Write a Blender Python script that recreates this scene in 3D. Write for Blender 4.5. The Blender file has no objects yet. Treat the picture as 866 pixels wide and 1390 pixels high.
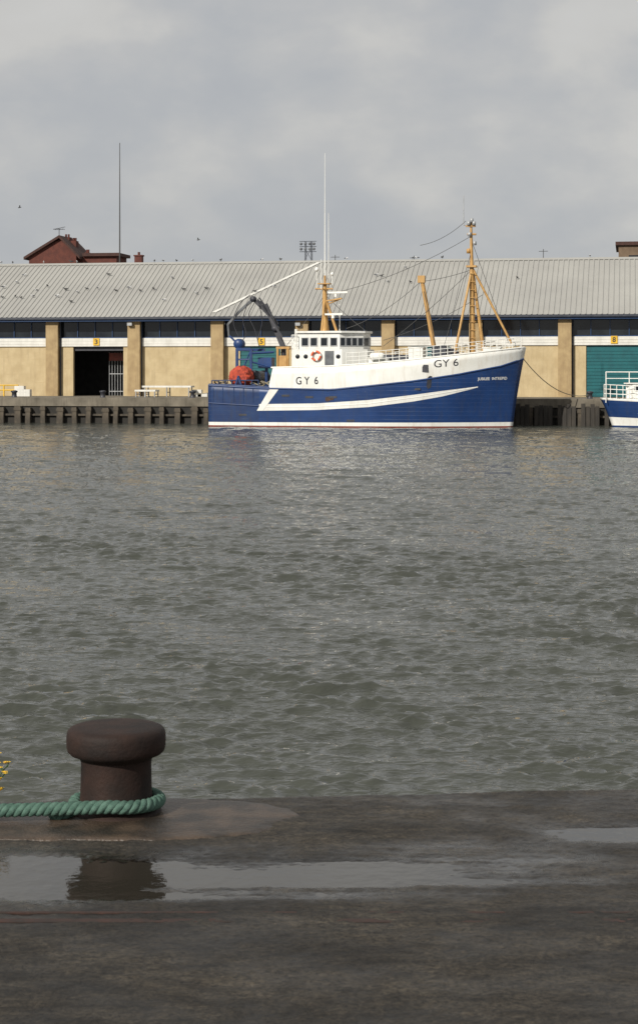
import bpy, math, random
import numpy as np
from mathutils import Vector
random.seed(7); rng=np.random.RandomState(11)
F=2400.0; HZ=508.0; CH=1.8; WZ=-1.9
sc=bpy.context.scene
sc.view_settings.view_transform='Standard'; sc.view_settings.look='None'; sc.view_settings.exposure=0
COL=sc.collection

# ------------------------------------------------------------ materials
def mat(name,c1,c2=None,rough=0.6,scale=3.0,bump=0.0,bscale=None,metal=0.0,stretch=(1,1,1),spec=0.5,detail=6,lo=0.35,hi=0.65,streak=0.0,streakcol=(0.12,0.06,0.03),bdist=0.02,planks=0.0,scuff=None):
    m=bpy.data.materials.new(name); m.use_nodes=True
    nt=m.node_tree; N=nt.nodes; Lk=nt.links
    b=N['Principled BSDF']; b.inputs['Roughness'].default_value=rough; b.inputs['Metallic'].default_value=metal
    b.inputs['Specular IOR Level'].default_value=spec
    c2=c2 or tuple(x*0.8 for x in c1)
    tc=N.new('ShaderNodeTexCoord'); mp=N.new('ShaderNodeMapping'); mp.inputs['Scale'].default_value=stretch
    Lk.new(tc.outputs['Object'],mp.inputs['Vector'])
    n=N.new('ShaderNodeTexNoise'); n.inputs['Scale'].default_value=scale; n.inputs['Detail'].default_value=detail
    Lk.new(mp.outputs[0],n.inputs['Vector'])
    r=N.new('ShaderNodeValToRGB'); r.color_ramp.elements[0].position=lo; r.color_ramp.elements[1].position=hi
    r.color_ramp.elements[0].color=(*c1,1); r.color_ramp.elements[1].color=(*c2,1)
    Lk.new(n.outputs['Fac'],r.inputs['Fac'])
    out=r.outputs['Color']
    def overlay(out,st,sc_,p0,p1,amt,colr):
        mp2=N.new('ShaderNodeMapping'); mp2.inputs['Scale'].default_value=st
        Lk.new(tc.outputs['Object'],mp2.inputs['Vector'])
        n2=N.new('ShaderNodeTexNoise'); n2.inputs['Scale'].default_value=sc_; n2.inputs['Detail'].default_value=8
        n2.inputs['Roughness'].default_value=0.7
        Lk.new(mp2.outputs[0],n2.inputs['Vector'])
        r2=N.new('ShaderNodeValToRGB'); r2.color_ramp.elements[0].position=p0; r2.color_ramp.elements[1].position=p1
        r2.color_ramp.elements[0].color=(0,0,0,1); r2.color_ramp.elements[1].color=(amt,)*3+(1,)
        Lk.new(n2.outputs['Fac'],r2.inputs['Fac'])
        mx=N.new('ShaderNodeMix'); mx.data_type='RGBA'
        Lk.new(r2.outputs['Color'],mx.inputs['Factor']); Lk.new(out,mx.inputs['A']); mx.inputs['B'].default_value=(*colr,1)
        return mx.outputs['Result']
    if streak>0: out=overlay(out,(2.5,2.5,0.25),1.6,0.50,0.72,streak,streakcol)
    if scuff: out=overlay(out,(0.6,0.6,6),1.3,0.56,0.70,0.7,scuff)
    Lk.new(out,b.inputs['Base Color'])
    if bump>0:
        n3=N.new('ShaderNodeTexNoise'); n3.inputs['Scale'].default_value=bscale or scale*4; n3.inputs['Detail'].default_value=8
        Lk.new(mp.outputs[0],n3.inputs['Vector'])
        bp=N.new('ShaderNodeBump'); bp.inputs['Strength'].default_value=bump; bp.inputs['Distance'].default_value=bdist
        Lk.new(n3.outputs['Fac'],bp.inputs['Height']); Lk.new(bp.outputs['Normal'],b.inputs['Normal'])
    if planks>0:
        wv=N.new('ShaderNodeTexWave'); wv.bands_direction='Z'; wv.wave_profile='SAW'; wv.inputs['Scale'].default_value=1.1; wv.inputs['Distortion'].default_value=0.6; wv.inputs['Detail'].default_value=1
        Lk.new(tc.outputs['Object'],wv.inputs['Vector'])
        bp=N.new('ShaderNodeBump'); bp.inputs['Strength'].default_value=planks; bp.inputs['Distance'].default_value=0.03
        Lk.new(wv.outputs['Fac'],bp.inputs['Height']); Lk.new(bp.outputs['Normal'],b.inputs['Normal'])
    return m

M={}
M['blue']=mat('blue_paint',(0.010,0.036,0.130),(0.014,0.048,0.165),0.4,0.8,streak=0.6,streakcol=(0.035,0.05,0.10),planks=0.35,scuff=(0.03,0.065,0.16))
M['bluestern']=mat('worn_blue_paint',(0.010,0.030,0.105),(0.014,0.042,0.13),0.5,1.6,streak=0.8,streakcol=(0.03,0.03,0.04),planks=0.5,scuff=(0.05,0.07,0.12))
M['white']=mat('white_paint',(0.80,0.80,0.77),(0.72,0.72,0.68),0.4,1.0,streak=0.35,streakcol=(0.42,0.32,0.22))
M['red']=mat('red_antifouling',(0.25,0.05,0.03),(0.15,0.04,0.03),0.6,3)
M['deck']=mat('deck_paint',(0.10,0.12,0.11),(0.16,0.17,0.15),0.7,2)
M['ochre']=mat('ochre_paint',(0.50,0.30,0.10),(0.40,0.22,0.07),0.5,3,streak=0.4)
M['dark']=mat('dark_metal',(0.02,0.022,0.03),(0.04,0.04,0.05),0.5,3)
M['grey']=mat('grey_metal',(0.05,0.055,0.07),(0.03,0.035,0.05),0.45,3)
M['midgrey']=mat('worn_grey_metal',(0.13,0.14,0.15),(0.06,0.065,0.075),0.5,2)
M['glass']=mat('dark_glass',(0.01,0.013,0.018),(0.02,0.025,0.03),0.08,1)
M['black']=mat('black_lettering',(0.02,0.02,0.03),None,0.5,2)
M['orange']=mat('red_net',(0.50,0.07,0.03),(0.22,0.03,0.02),0.8,6,bump=0.8,bscale=20)
M['brick']=mat('yellow_brick',(0.51,0.41,0.245),(0.43,0.335,0.19),0.85,1.2,bump=0.25,bscale=10,streak=0.45,streakcol=(0.27,0.20,0.12),scuff=(0.42,0.32,0.18))
M['pillarb']=mat('pillar_brick',(0.40,0.295,0.155),(0.31,0.22,0.115),0.85,1.5,bump=0.2,bscale=12,streak=0.45,streakcol=(0.18,0.12,0.07))
M['whiteband']=mat('white_cladding',(0.70,0.69,0.65),(0.60,0.59,0.55),0.5,1.5,streak=0.35,streakcol=(0.36,0.33,0.28))
M['fasciablue']=mat('blue_fascia',(0.016,0.050,0.14),(0.012,0.04,0.11),0.4,2)
M['teal']=mat('teal_door_paint',(0.006,0.11,0.125),(0.005,0.085,0.10),0.45,1.5,streak=0.2,streakcol=(0.02,0.08,0.08))
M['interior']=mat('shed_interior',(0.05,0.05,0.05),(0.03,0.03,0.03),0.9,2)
M['yellow']=mat('yellow_paint',(0.75,0.45,0.02),None,0.5,3)
M['redbrick']=mat('red_brick',(0.115,0.036,0.025),(0.08,0.026,0.02),0.9,2)
M['redtile']=mat('red_tile',(0.065,0.03,0.024),(0.045,0.022,0.018),0.9,4)
M['brown']=mat('brown_cladding',(0.16,0.11,0.07),(0.12,0.08,0.05),0.8,2)
M['pile']=mat('weathered_timber',(0.095,0.077,0.056),(0.038,0.032,0.025),0.85,2.5,stretch=(1,1,0.4),bump=0.4,streak=0.7,streakcol=(0.02,0.02,0.014))
M['quay']=mat('quay_concrete',(0.20,0.175,0.137),(0.10,0.088,0.068),0.9,0.8,bump=0.3,bscale=6,streak=0.7,streakcol=(0.05,0.042,0.033))
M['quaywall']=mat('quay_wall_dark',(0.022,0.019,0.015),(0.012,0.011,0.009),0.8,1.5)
M['gull_white']=mat('gull_feathers',(0.7,0.7,0.7),(0.35,0.36,0.38),0.8,6)
M['gull_dark']=mat('dark_feathers',(0.05,0.05,0.05),(0.09,0.09,0.09),0.8,6)
M['ropeline']=mat('pale_rope',(0.25,0.22,0.16),None,0.9,10)
M['steel']=mat('galvanised_steel',(0.42,0.43,0.44),(0.30,0.31,0.32),0.45,3,metal=0.2)
M['wire']=mat('wire',(0.06,0.06,0.06),None,0.6,3)
M['lifeb']=mat('lifebuoy_orange',(0.7,0.12,0.04),None,0.5,3)
M['roof']=mat('corrugated_roof',(0.345,0.34,0.318),(0.30,0.295,0.278),0.65,0.22,streak=0.22,streakcol=(0.20,0.19,0.17))
M['rust']=mat('shaded_rusted_iron',(0.030,0.016,0.012),(0.013,0.009,0.008),0.7,7,bump=0.45,bscale=60,spec=0.25,bdist=0.006,scuff=(0.042,0.023,0.017))  # rust brown taken darker, so the colour carries the cloud shade on the bollard
M['rope']=mat('green_rope',(0.10,0.175,0.14),(0.055,0.108,0.085),0.9,40,bump=0.8,bscale=300,spec=0.2,bdist=0.004)
M['leaf']=mat('leaf_green',(0.05,0.09,0.02),(0.03,0.06,0.015),0.6,20)
M['petal']=mat('yellow_petal',(0.75,0.50,0.02),(0.65,0.38,0.02),0.6,20)

# ------------------------------------------------------------ mesh builder
class MB:
    def __init__(s): s.v=[];s.f=[];s.m=[];s.s=[]
    def add(s,vs,fs,mi=0,smooth=False):
        o=len(s.v); s.v+= [tuple(map(float,p)) for p in vs]
        for f in fs: s.f.append([i+o for i in f]); s.m.append(mi); s.s.append(smooth)
        return s
    def box(s,x0,x1,y0,y1,z0,z1,mi=0):
        vs=[(x0,y0,z0),(x1,y0,z0),(x1,y1,z0),(x0,y1,z0),(x0,y0,z1),(x1,y0,z1),(x1,y1,z1),(x0,y1,z1)]
        return s.add(vs,[(3,2,1,0),(4,5,6,7),(0,1,5,4),(1,2,6,5),(2,3,7,6),(3,0,4,7)],mi)
    def tube(s,p0,p1,r0,r1=None,n=8,mi=0,smooth=True):
        r1=r0 if r1 is None else r1
        a=Vector(p0);b=Vector(p1);d=(b-a).normalized()
        t=Vector((0,0,1)) if abs(d.z)<0.9 else Vector((1,0,0))
        e=d.cross(t).normalized(); g=d.cross(e)
        vs=[]
        for c,r in((a,r0),(b,r1)):
            for i in range(n):
                w=2*math.pi*i/n; vs.append(c+e*(r*math.cos(w))+g*(r*math.sin(w)))
        fs=[(i,i+n,(i+1)%n+n,(i+1)%n) for i in range(n)]
        s.add(vs,fs,mi,smooth); s.add(vs,[tuple(range(n)),tuple(range(2*n-1,n-1,-1))],mi)
        return s
    def path(s,pts,r,n=8,mi=0,rf=None,closed=False):
        P=[Vector(p) for p in pts]; L=len(P); vs=[]
        up=Vector((0,0,1))
        prev=None
        for i,p in enumerate(P):
            d=(P[(i+1)%L if closed else min(i+1,L-1)]-P[(i-1)%L if closed else max(i-1,0)]).normalized()
            if prev is None:
                t=up if abs(d.z)<0.9 else Vector((1,0,0)); e=d.cross(t).normalized()
            else: e=(prev-d*prev.dot(d)).normalized()
            prev=e; g=d.cross(e)
            rr=rf(i/(L-1)) if rf else r
            for k in range(n):
                w=2*math.pi*k/n; vs.append(p+e*(rr*math.cos(w))+g*(rr*math.sin(w)))
        fs=[]
        for i in range(L if closed else L-1):
            j=(i+1)%L
            for k in range(n): fs.append((i*n+k,i*n+(k+1)%n,j*n+(k+1)%n,j*n+k))
        s.add(vs,fs,mi,True)
        if not closed: s.add(vs,[tuple(range(n-1,-1,-1)),tuple(range((L-1)*n,L*n))],mi)
        return s
    def prism(s,poly,z0,z1,mi=0):
        n=len(poly); vs=[(x,y,z0) for x,y in poly]+[(x,y,z1) for x,y in poly]
        fs=[(i,(i+1)%n,(i+1)%n+n,i+n) for i in range(n)]+[tuple(range(n-1,-1,-1)),tuple(range(n,2*n))]
        return s.add(vs,fs,mi)
    def beam(s,p0,p1,w,h,mi=0,w1=None,h1=None):
        a=Vector(p0);b=Vector(p1);d=(b-a).normalized()
        e=Vector((0,1,0)); g=d.cross(e).normalized(); e=g.cross(d)
        vs=[]
        for c,ww,hh in((a,w,h),(b,w1 or w,h1 or h)):
            for sx,sz in((-1,-1),(1,-1),(1,1),(-1,1)): vs.append(c+e*(sx*ww/2)+g*(sz*hh/2))
        return s.add(vs,[(3,2,1,0),(4,5,6,7),(0,1,5,4),(1,2,6,5),(2,3,7,6),(3,0,4,7)],mi)
    def lathe(s,prof,n=24,mi=0,c=(0,0,0),axis='z'):
        vs=[]
        for r,z in prof:
            for k in range(n):
                w=2*math.pi*k/n
                p=(r*math.cos(w),r*math.sin(w),z) if axis=='z' else ((r*math.cos(w),z,r*math.sin(w)) if axis=='y' else (z,r*math.cos(w),r*math.sin(w)))
                vs.append((c[0]+p[0],c[1]+p[1],c[2]+p[2]))
        fs=[]
        for i in range(len(prof)-1):
            for k in range(n): fs.append((i*n+k,i*n+(k+1)%n,(i+1)*n+(k+1)%n,(i+1)*n+k))
        return s.add(vs,fs,mi,True)

def mk(name,mb,mats,parent=None,**props):
    me=bpy.data.meshes.new(name); me.from_pydata(mb.v,[],mb.f)
    for m in (mats if isinstance(mats,(list,tuple)) else [mats]): me.materials.append(M[m] if isinstance(m,str) else m)
    me.polygons.foreach_set('material_index',mb.m); me.polygons.foreach_set('use_smooth',mb.s); me.update()
    o=bpy.data.objects.new(name,me); COL.objects.link(o)
    if parent: o.parent=parent
    for k,v in props.items(): o[k]=v
    return o
def empty(name,loc=(0,0,0),rz=0,**props):
    e=bpy.data.objects.new(name,None); e.location=loc; e.rotation_euler=(0,0,rz); COL.objects.link(e)
    for k,v in props.items(): e[k]=v
    return e
def place(o,fr,u=0,v=0,z=0):
    X,Y=fr.world(u,v); o.location=(X,Y,fr.z0+z); o.rotation_euler=(0,0,-fr.ang)

class Fr:
    def __init__(s,ox,oy,deg,z0): s.ox,s.oy,s.ang,s.z0=ox,oy,math.radians(deg),z0; s.c=math.cos(s.ang); s.s=math.sin(s.ang)
    def world(s,u,v): return s.ox+u*s.c+v*s.s, s.oy-u*s.s+v*s.c
    def uz(s,px,py,v):
        k=(px-433)/F; u=(k*(s.oy+v*s.c)-s.ox-v*s.s)/(s.c+k*s.s)
        Y=s.oy-u*s.s+v*s.c
        return u, CH-(py-HZ)*Y/F-s.z0
    def pt(s,px,py,v): u,z=s.uz(px,py,v); return (u,v,z)

def text2d(txt,bold=0.0):
    c=bpy.data.curves.new('tmp','FONT'); c.body=txt; c.size=1; c.offset=bold; c.resolution_u=4
    o=bpy.data.objects.new('tmp',c); COL.objects.link(o)
    dg=bpy.context.evaluated_depsgraph_get(); dg.update()
    me=bpy.data.meshes.new_from_object(o.evaluated_get(dg))
    vs=[(v.co.x,v.co.y) for v in me.vertices]; fs=[tuple(p.vertices) for p in me.polygons]
    bpy.data.objects.remove(o); bpy.data.meshes.remove(me); bpy.data.curves.remove(c)
    x0=min(v[0] for v in vs);x1=max(v[0] for v in vs);y0=min(v[1] for v in vs);y1=max(v[1] for v in vs)
    return [((x-x0)/(x1-x0),(y-y0)/(y1-y0)) for x,y in vs],fs

# ------------------------------------------------------------ camera
cam=bpy.data.cameras.new('camera'); co=bpy.data.objects.new('camera',cam); COL.objects.link(co)
co.location=(0,0,CH); co.rotation_euler=(math.radians(90),0,0)
cam.sensor_fit='VERTICAL'; cam.sensor_height=36; cam.lens=F/1390*36; cam.shift_y=-(695-HZ)/1390
cam.clip_start=0.1; cam.clip_end=6000
cam.dof.use_dof=True; cam.dof.focus_distance=90; cam.dof.aperture_fstop=20
sc.camera=co

# ------------------------------------------------------------ light
d=Vector((0.52,0.66,-0.50)).normalized()
sl=bpy.data.lights.new('sun','SUN'); sl.energy=4.4; sl.angle=math.radians(0.6); sl.color=(1,0.945,0.85)
so=bpy.data.objects.new('sun',sl); so.rotation_euler=d.to_track_quat('-Z','Y').to_euler(); COL.objects.link(so)
w=bpy.data.worlds.new('World'); sc.world=w; w.use_nodes=True; nt=w.node_tree; N=nt.nodes; Lk=nt.links
bg=N['Background']; bg.inputs['Strength'].default_value=0.1
sky=N.new('ShaderNodeTexSky'); sky.sky_type='NISHITA'; sky.sun_disc=False
sky.sun_elevation=math.asin(-d.z); sky.sun_rotation=math.atan2(-d.x,-d.y)
tc=N.new('ShaderNodeTexCoord'); mp=N.new('ShaderNodeMapping'); mp.inputs['Scale'].default_value=(1,1,1.7); mp.inputs['Location'].default_value=(5.3,1.2,0.9)
Lk.new(tc.outputs['Generated'],mp.inputs['Vector'])
n1=N.new('ShaderNodeTexNoise'); n1.inputs['Scale'].default_value=10; n1.inputs['Detail'].default_value=10; n1.inputs['Roughness'].default_value=0.5; n1.inputs['Distortion'].default_value=0.1
Lk.new(mp.outputs[0],n1.inputs['Vector'])
sep=N.new('ShaderNodeSeparateXYZ'); Lk.new(tc.outputs['Generated'],sep.inputs[0])
ma=N.new('ShaderNodeMath'); ma.operation='MULTIPLY_ADD'; ma.inputs[1].default_value=0.8; Lk.new(sep.outputs['Z'],ma.inputs[0]); Lk.new(n1.outputs['Fac'],ma.inputs[2])
rp=N.new('ShaderNodeValToRGB'); e=rp.color_ramp.elements
e[0].position=0.40; e[0].color=(0.425,0.44,0.465,1); e[1].position=0.90; e[1].color=(0.60,0.595,0.58,1)
k=e.new(0.54); k.color=(0.455,0.467,0.483,1); k=e.new(0.64); k.color=(0.50,0.503,0.505,1); k=e.new(0.74); k.color=(0.57,0.563,0.545,1)
Lk.new(ma.outputs[0],rp.inputs['Fac'])
vs_=N.new('ShaderNodeVectorMath'); vs_.operation='SCALE'; vs_.inputs['Scale'].default_value=10; Lk.new(rp.outputs['Color'],vs_.inputs[0])
mx=N.new('ShaderNodeMix'); mx.data_type='RGBA'; mx.inputs['Factor'].default_value=0.96
Lk.new(sky.outputs[0],mx.inputs['A']); Lk.new(vs_.outputs[0],mx.inputs['B']); Lk.new(mx.outputs['Result'],bg.inputs['Color'])

# ------------------------------------------------------------ water
def water():
    NR,NC=980,800
    ys=12.8*np.exp(np.linspace(0,math.log(150/12.8),NR)); t=np.linspace(-1,1,NC)
    Yg=np.repeat(ys[:,None],NC,1); Xg=t[None,:]*(0.22*ys[:,None]+2.0)
    dy=Yg*math.log(150/12.8)/NR
    Z=np.zeros_like(Yg); DX=np.zeros_like(Yg); DY=np.zeros_like(Yg)
    nw=140
    lam=np.exp(np.linspace(math.log(0.10),math.log(2.6),nw))
    patch=1+0.2*np.sin(Xg*0.31+Yg*0.23)+0.15*np.sin(Xg*0.7-Yg*0.57+1)+0.2*np.sin(Yg*0.41+0.3*Xg)+0.25*np.sin(1.9*Xg+1.3*Yg)
    for i in range(nw):
        l=lam[i]; th=math.radians(-86+rng.normal(0,20 if l>0.5 else 30)); k=2*math.pi/l
        wgt=1.95 if 0.15<l<0.5 else (1.3 if l<=0.15 else (0.75 if l<1.2 else 0.25))
        a=0.0042*l*(0.6+0.8*rng.rand())*wgt
        ph=rng.rand()*6.283; dx,dy_=math.cos(th),math.sin(th)
        att=np.clip((l/(dy*abs(dy_)+1e-6)-2)/1.2,0,1)
        A=k*(dx*Xg+dy_*Yg)+ph
        Z+=att*a*np.cos(A)*patch; DX-=att*a*dx*np.sin(A)*0.5; DY-=att*a*dy_*np.sin(A)*0.8
    V=np.stack([Xg+DX,Yg+DY,Z+WZ],-1).reshape(-1,3)
    idx=np.arange(NR*NC).reshape(NR,NC)
    Q=np.stack([idx[:-1,:-1],idx[:-1,1:],idx[1:,1:],idx[1:,:-1]],-1).reshape(-1,4)
    nb=len(V)
    me=bpy.data.meshes.new('water')
    ext=np.array([[-2500,7.0,WZ-0.2],[2500,7.0,WZ-0.2],[2500,1600,WZ-0.2],[-2500,1600,WZ-0.2]])
    V=np.concatenate([V,ext]); Q=np.concatenate([Q,np.array([[nb,nb+1,nb+2,nb+3]])])
    me.vertices.add(len(V)); me.vertices.foreach_set('co',V.astype(np.float32).ravel())
    me.loops.add(Q.size); me.loops.foreach_set('vertex_index',Q.astype(np.int32).ravel())
    me.polygons.add(len(Q)); me.polygons.foreach_set('loop_start',np.arange(0,Q.size,4,dtype=np.int32)); me.polygons.foreach_set('loop_total',np.full(len(Q),4,dtype=np.int32))
    me.update(calc_edges=True); me.polygons.foreach_set('use_smooth',np.ones(len(Q),bool)); me.update()
    m=bpy.data.materials.new('harbour_water'); m.use_nodes=True; nt=m.node_tree; N=nt.nodes; Lk=nt.links; b=N['Principled BSDF']
    b.inputs['Roughness'].default_value=0.05; b.inputs['IOR'].default_value=1.34
    tc=N.new('ShaderNodeTexCoord')
    n=N.new('ShaderNodeTexNoise'); n.inputs['Scale'].default_value=0.12; n.inputs['Detail'].default_value=3; Lk.new(tc.outputs['Object'],n.inputs['Vector'])
    r=N.new('ShaderNodeValToRGB'); r.color_ramp.elements[0].position=0.35; r.color_ramp.elements[0].color=(0.042,0.0455,0.037,1); r.color_ramp.elements[1].position=0.65; r.color_ramp.elements[1].color=(0.052,0.056,0.047,1)
    Lk.new(n.outputs['Fac'],r.inputs['Fac']); Lk.new(r.outputs['Color'],b.inputs['Base Color'])
    mpp=N.new('ShaderNodeMapping'); mpp.inputs['Scale'].default_value=(0.5,1.0,1); mpp.inputs['Rotation'].default_value=(0,0,0.06); Lk.new(tc.outputs['Object'],mpp.inputs['Vector'])
    b1=N.new('ShaderNodeTexNoise'); b1.inputs['Scale'].default_value=5.0; b1.inputs['Detail'].default_value=3; b1.inputs['Roughness'].default_value=0.6; Lk.new(mpp.outputs[0],b1.inputs['Vector'])
    bp=N.new('ShaderNodeBump'); bp.inputs['Strength'].default_value=1.0; bp.inputs['Distance'].default_value=0.065
    Lk.new(b1.outputs['Fac'],bp.inputs['Height']); Lk.new(bp.outputs['Normal'],b.inputs['Normal'])
    me.materials.append(m); o=bpy.data.objects.new('water',me); COL.objects.link(o); o['kind']='structure'
water()

# ------------------------------------------------------------ near quay ground
def vn(x,y,seed):
    xi=np.floor(x);yi=np.floor(y);fx=x-xi;fy=y-yi;fx=fx*fx*(3-2*fx);fy=fy*fy*(3-2*fy)
    def h(a,b): 
        q=np.sin(a*127.1+b*311.7+seed*74.7)*43758.5453; return q-np.floor(q)
    return (h(xi,yi)*(1-fx)+h(xi+1,yi)*fx)*(1-fy)+(h(xi,yi+1)*(1-fx)+h(xi+1,yi+1)*fx)*fy
def fbm(x,y,seed,o=5):
    r=0;a=0.5
    for i in range(o): r=r+a*(vn(x,y,seed+i)-0.5)*2; x=x*2.03;y=y*2.03;a*=0.5
    return r
def edgeY(X): return 7.56+0.105*X
def gheight(X,Y):
    z=0.006*fbm(X*1.3,Y*2.0,3,4)+0.005*fbm(X*7,Y*9,8,5)+0.003*fbm(X*40,Y*40,31,3)
    prof=np.exp(-np.abs((Y-6.40-0.06*np.sin(X*2.3)-0.05*fbm(X*2,Y*2,51,3))/0.33)**3)
    left=1/(1+np.exp((X+0.60)*8)); right=1/(1+np.exp((X-0.85)*6))
    st=fbm(X*0.9,Y*10,71,5)
    m1=prof*(0.0185*left+(1-left)*right*(0.0130+0.016*st))
    m2=np.exp(-np.abs((Y-6.95-0.03*fbm(X*3,Y*3,61,3))/0.14)**3)/(1+np.exp(-(X-0.93)*12))*(0.0165+0.010*fbm(X*1.5,Y*12,77,4))
    return z-m1-m2+0.003
def ground():
    xs=np.concatenate([-np.geomspace(80,2.4,14)[:-1],np.linspace(-2.4,2.4,760),np.geomspace(2.4,80,14)[1:]])
    ds=np.concatenate([np.linspace(0,2.9,520),np.geomspace(3.0,90,16)])
    X=np.repeat(xs[None,:],len(ds),0); D=np.repeat(ds[:,None],len(xs),1)
    E=edgeY(X)+0.03*fbm(X*2.5,X*0+0.5,21,7)*np.exp(-D*4)
    Y=E-D
    Z=gheight(X,Y)-0.014*np.exp(-D/0.012)
    Xs=np.concatenate([X[:1],X[:1],X]); Ys=np.concatenate([Y[:1]+0.0,Y[:1]+0.004,Y]); Zs=np.concatenate([Z[:1]*0-5,Z[:1]-0.03,Z])
    nr,nc=Xs.shape; V=np.stack([Xs,Ys,Zs],-1).reshape(-1,3); idx=np.arange(nr*nc).reshape(nr,nc)
    Q=np.stack([idx[1:,:-1],idx[1:,1:],idx[:-1,1:],idx[:-1,:-1]],-1).reshape(-1,4)
    me=bpy.data.meshes.new('ground'); me.from_pydata(V.tolist(),[],Q.tolist()); me.polygons.foreach_set('use_smooth',[True]*len(Q)); me.update()
    m=bpy.data.materials.new('shaded_wet_concrete'); m.use_nodes=True; nt=m.node_tree; N=nt.nodes; Lk=nt.links; b=N['Principled BSDF']
    tc=N.new('ShaderNodeTexCoord')
    def noise(sc_,det,st,ro=0.55):
        mp=N.new('ShaderNodeMapping'); mp.inputs['Scale'].default_value=st; Lk.new(tc.outputs['Object'],mp.inputs['Vector'])
        n=N.new('ShaderNodeTexNoise'); n.inputs['Scale'].default_value=sc_; n.inputs['Detail'].default_value=det; n.inputs['Roughness'].default_value=ro; Lk.new(mp.outputs[0],n.inputs['Vector']); return n.outputs['Fac']
    def ramp(f,p0,c0,p1,c1):
        r=N.new('ShaderNodeValToRGB'); r.color_ramp.elements[0].position=p0; r.color_ramp.elements[0].color=(*c0,1); r.color_ramp.elements[1].position=p1; r.color_ramp.elements[1].color=(*c1,1); Lk.new(f,r.inputs['Fac']); return r.outputs['Color']
    def mix(a,b_,f,mode='MULTIPLY'):
        x=N.new('ShaderNodeMix'); x.data_type='RGBA'; x.blend_type=mode
        if isinstance(f,float): x.inputs['Factor'].default_value=f
        else: Lk.new(f,x.inputs['Factor'])
        Lk.new(a,x.inputs['A']); Lk.new(b_,x.inputs['B']); return x.outputs['Result']
    big=ramp(noise(2.0,8,(0.6,1.5,1),0.62),0.38,(0.014,0.0118,0.0095),0.64,(0.040,0.034,0.0265))  # wet concrete tones, darkened to stand in for cloud shadow on the near quay
    fine=ramp(noise(55,6,(1,1,1),0.9),0.38,(0.1,0.1,0.1),0.64,(2.3,2.25,2.15))
    mid=ramp(noise(12,9,(0.6,1.3,1),0.72),0.36,(0.42,0.41,0.40),0.64,(1.55,1.52,1.46))
    col=mix(mix(big,fine,1.0),mid,1.0)
    se=N.new('ShaderNodeSeparateXYZ'); Lk.new(tc.outputs['Object'],se.inputs[0])
    mr=N.new('ShaderNodeMapRange'); mr.inputs['From Min'].default_value=0.004; mr.inputs['From Max'].default_value=-0.0075; mr.inputs['To Min'].default_value=0; mr.inputs['To Max'].default_value=1; Lk.new(se.outputs['Z'],mr.inputs['Value'])
    wet=mr.outputs['Result']
    wc=N.new('ShaderNodeRGB'); wc.outputs[0].default_value=(0.5,0.5,0.5,1)
    col=mix(col,wc.outputs[0],wet)
    Lk.new(col,b.inputs['Base Color'])
    rr=ramp(noise(2.6,6,(0.7,1.2,1)),0.38,(0.5,)*3,0.60,(0.9,)*3)
    wr=N.new('ShaderNodeRGB'); wr.outputs[0].default_value=(0.10,)*3+(1,)
    Lk.new(mix(rr,wr.outputs[0],wet,'MIX'),b.inputs['Roughness'])
    b.inputs['Specular IOR Level'].default_value=0.45
    bp=N.new('ShaderNodeBump'); bp.inputs['Distance'].default_value=0.009
    bs=N.new('ShaderNodeMapRange'); bs.inputs['To Min'].default_value=1.0; bs.inputs['To Max'].default_value=0.12; Lk.new(wet,bs.inputs['Value']); Lk.new(bs.outputs['Result'],bp.inputs['Strength'])
    Lk.new(noise(60,8,(1,1,1),0.8),bp.inputs['Height']); Lk.new(bp.outputs['Normal'],b.inputs['Normal'])
    me.materials.append(m); o=bpy.data.objects.new('ground',me); COL.objects.link(o); o['kind']='structure'
ground()
mw=bpy.data.materials.new('puddle_water'); mw.use_nodes=True; b=mw.node_tree.nodes['Principled BSDF']
b.inputs['Base Color'].default_value=(0.028,0.025,0.02,1); b.inputs['Roughness'].default_value=0.04; b.inputs['IOR'].default_value=1.62
nn=mw.node_tree.nodes.new('ShaderNodeTexNoise'); nn.inputs['Scale'].default_value=14; nn.inputs['Detail'].default_value=4
bb=mw.node_tree.nodes.new('ShaderNodeBump'); bb.inputs['Strength'].default_value=0.2; bb.inputs['Distance'].default_value=0.01
tcc=mw.node_tree.nodes.new('ShaderNodeTexCoord'); mw.node_tree.links.new(tcc.outputs['Object'],nn.inputs['Vector'])
mw.node_tree.links.new(nn.outputs['Fac'],bb.inputs['Height']); mw.node_tree.links.new(bb.outputs['Normal'],b.inputs['Normal'])
M['puddle']=mw
mk('puddle',MB().add([(-2.3,5.8,-0.0085),(1.3,5.8,-0.0085),(1.3,6.78,-0.0085),(-2.3,6.78,-0.0085)],[(0,1,2,3)]),'puddle',kind='structure')
mk('puddle',MB().add([(0.6,6.785,-0.008),(2.3,6.785,-0.008),(2.3,7.2,-0.008),(0.6,7.2,-0.008)],[(0,1,2,3)]),'puddle',kind='structure')
M['railrust']=mat('rusty_rail',(0.045,0.018,0.012),(0.02,0.012,0.009),0.75,12,bump=0.5,bscale=80,bdist=0.004)
rb_=MB()
for y0,y1,z in((5.80,5.835,0.0035),(5.90,5.915,0.0035)): rb_.box(-30,30,y0,y1,-0.05,z)
rb_.box(-30,30,5.836,5.899,-0.05,-0.006)
mk('crane_rail',rb_,'railrust',label='rusty steel crane rail sunk flush in the concrete quay',category='rail')

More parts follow.
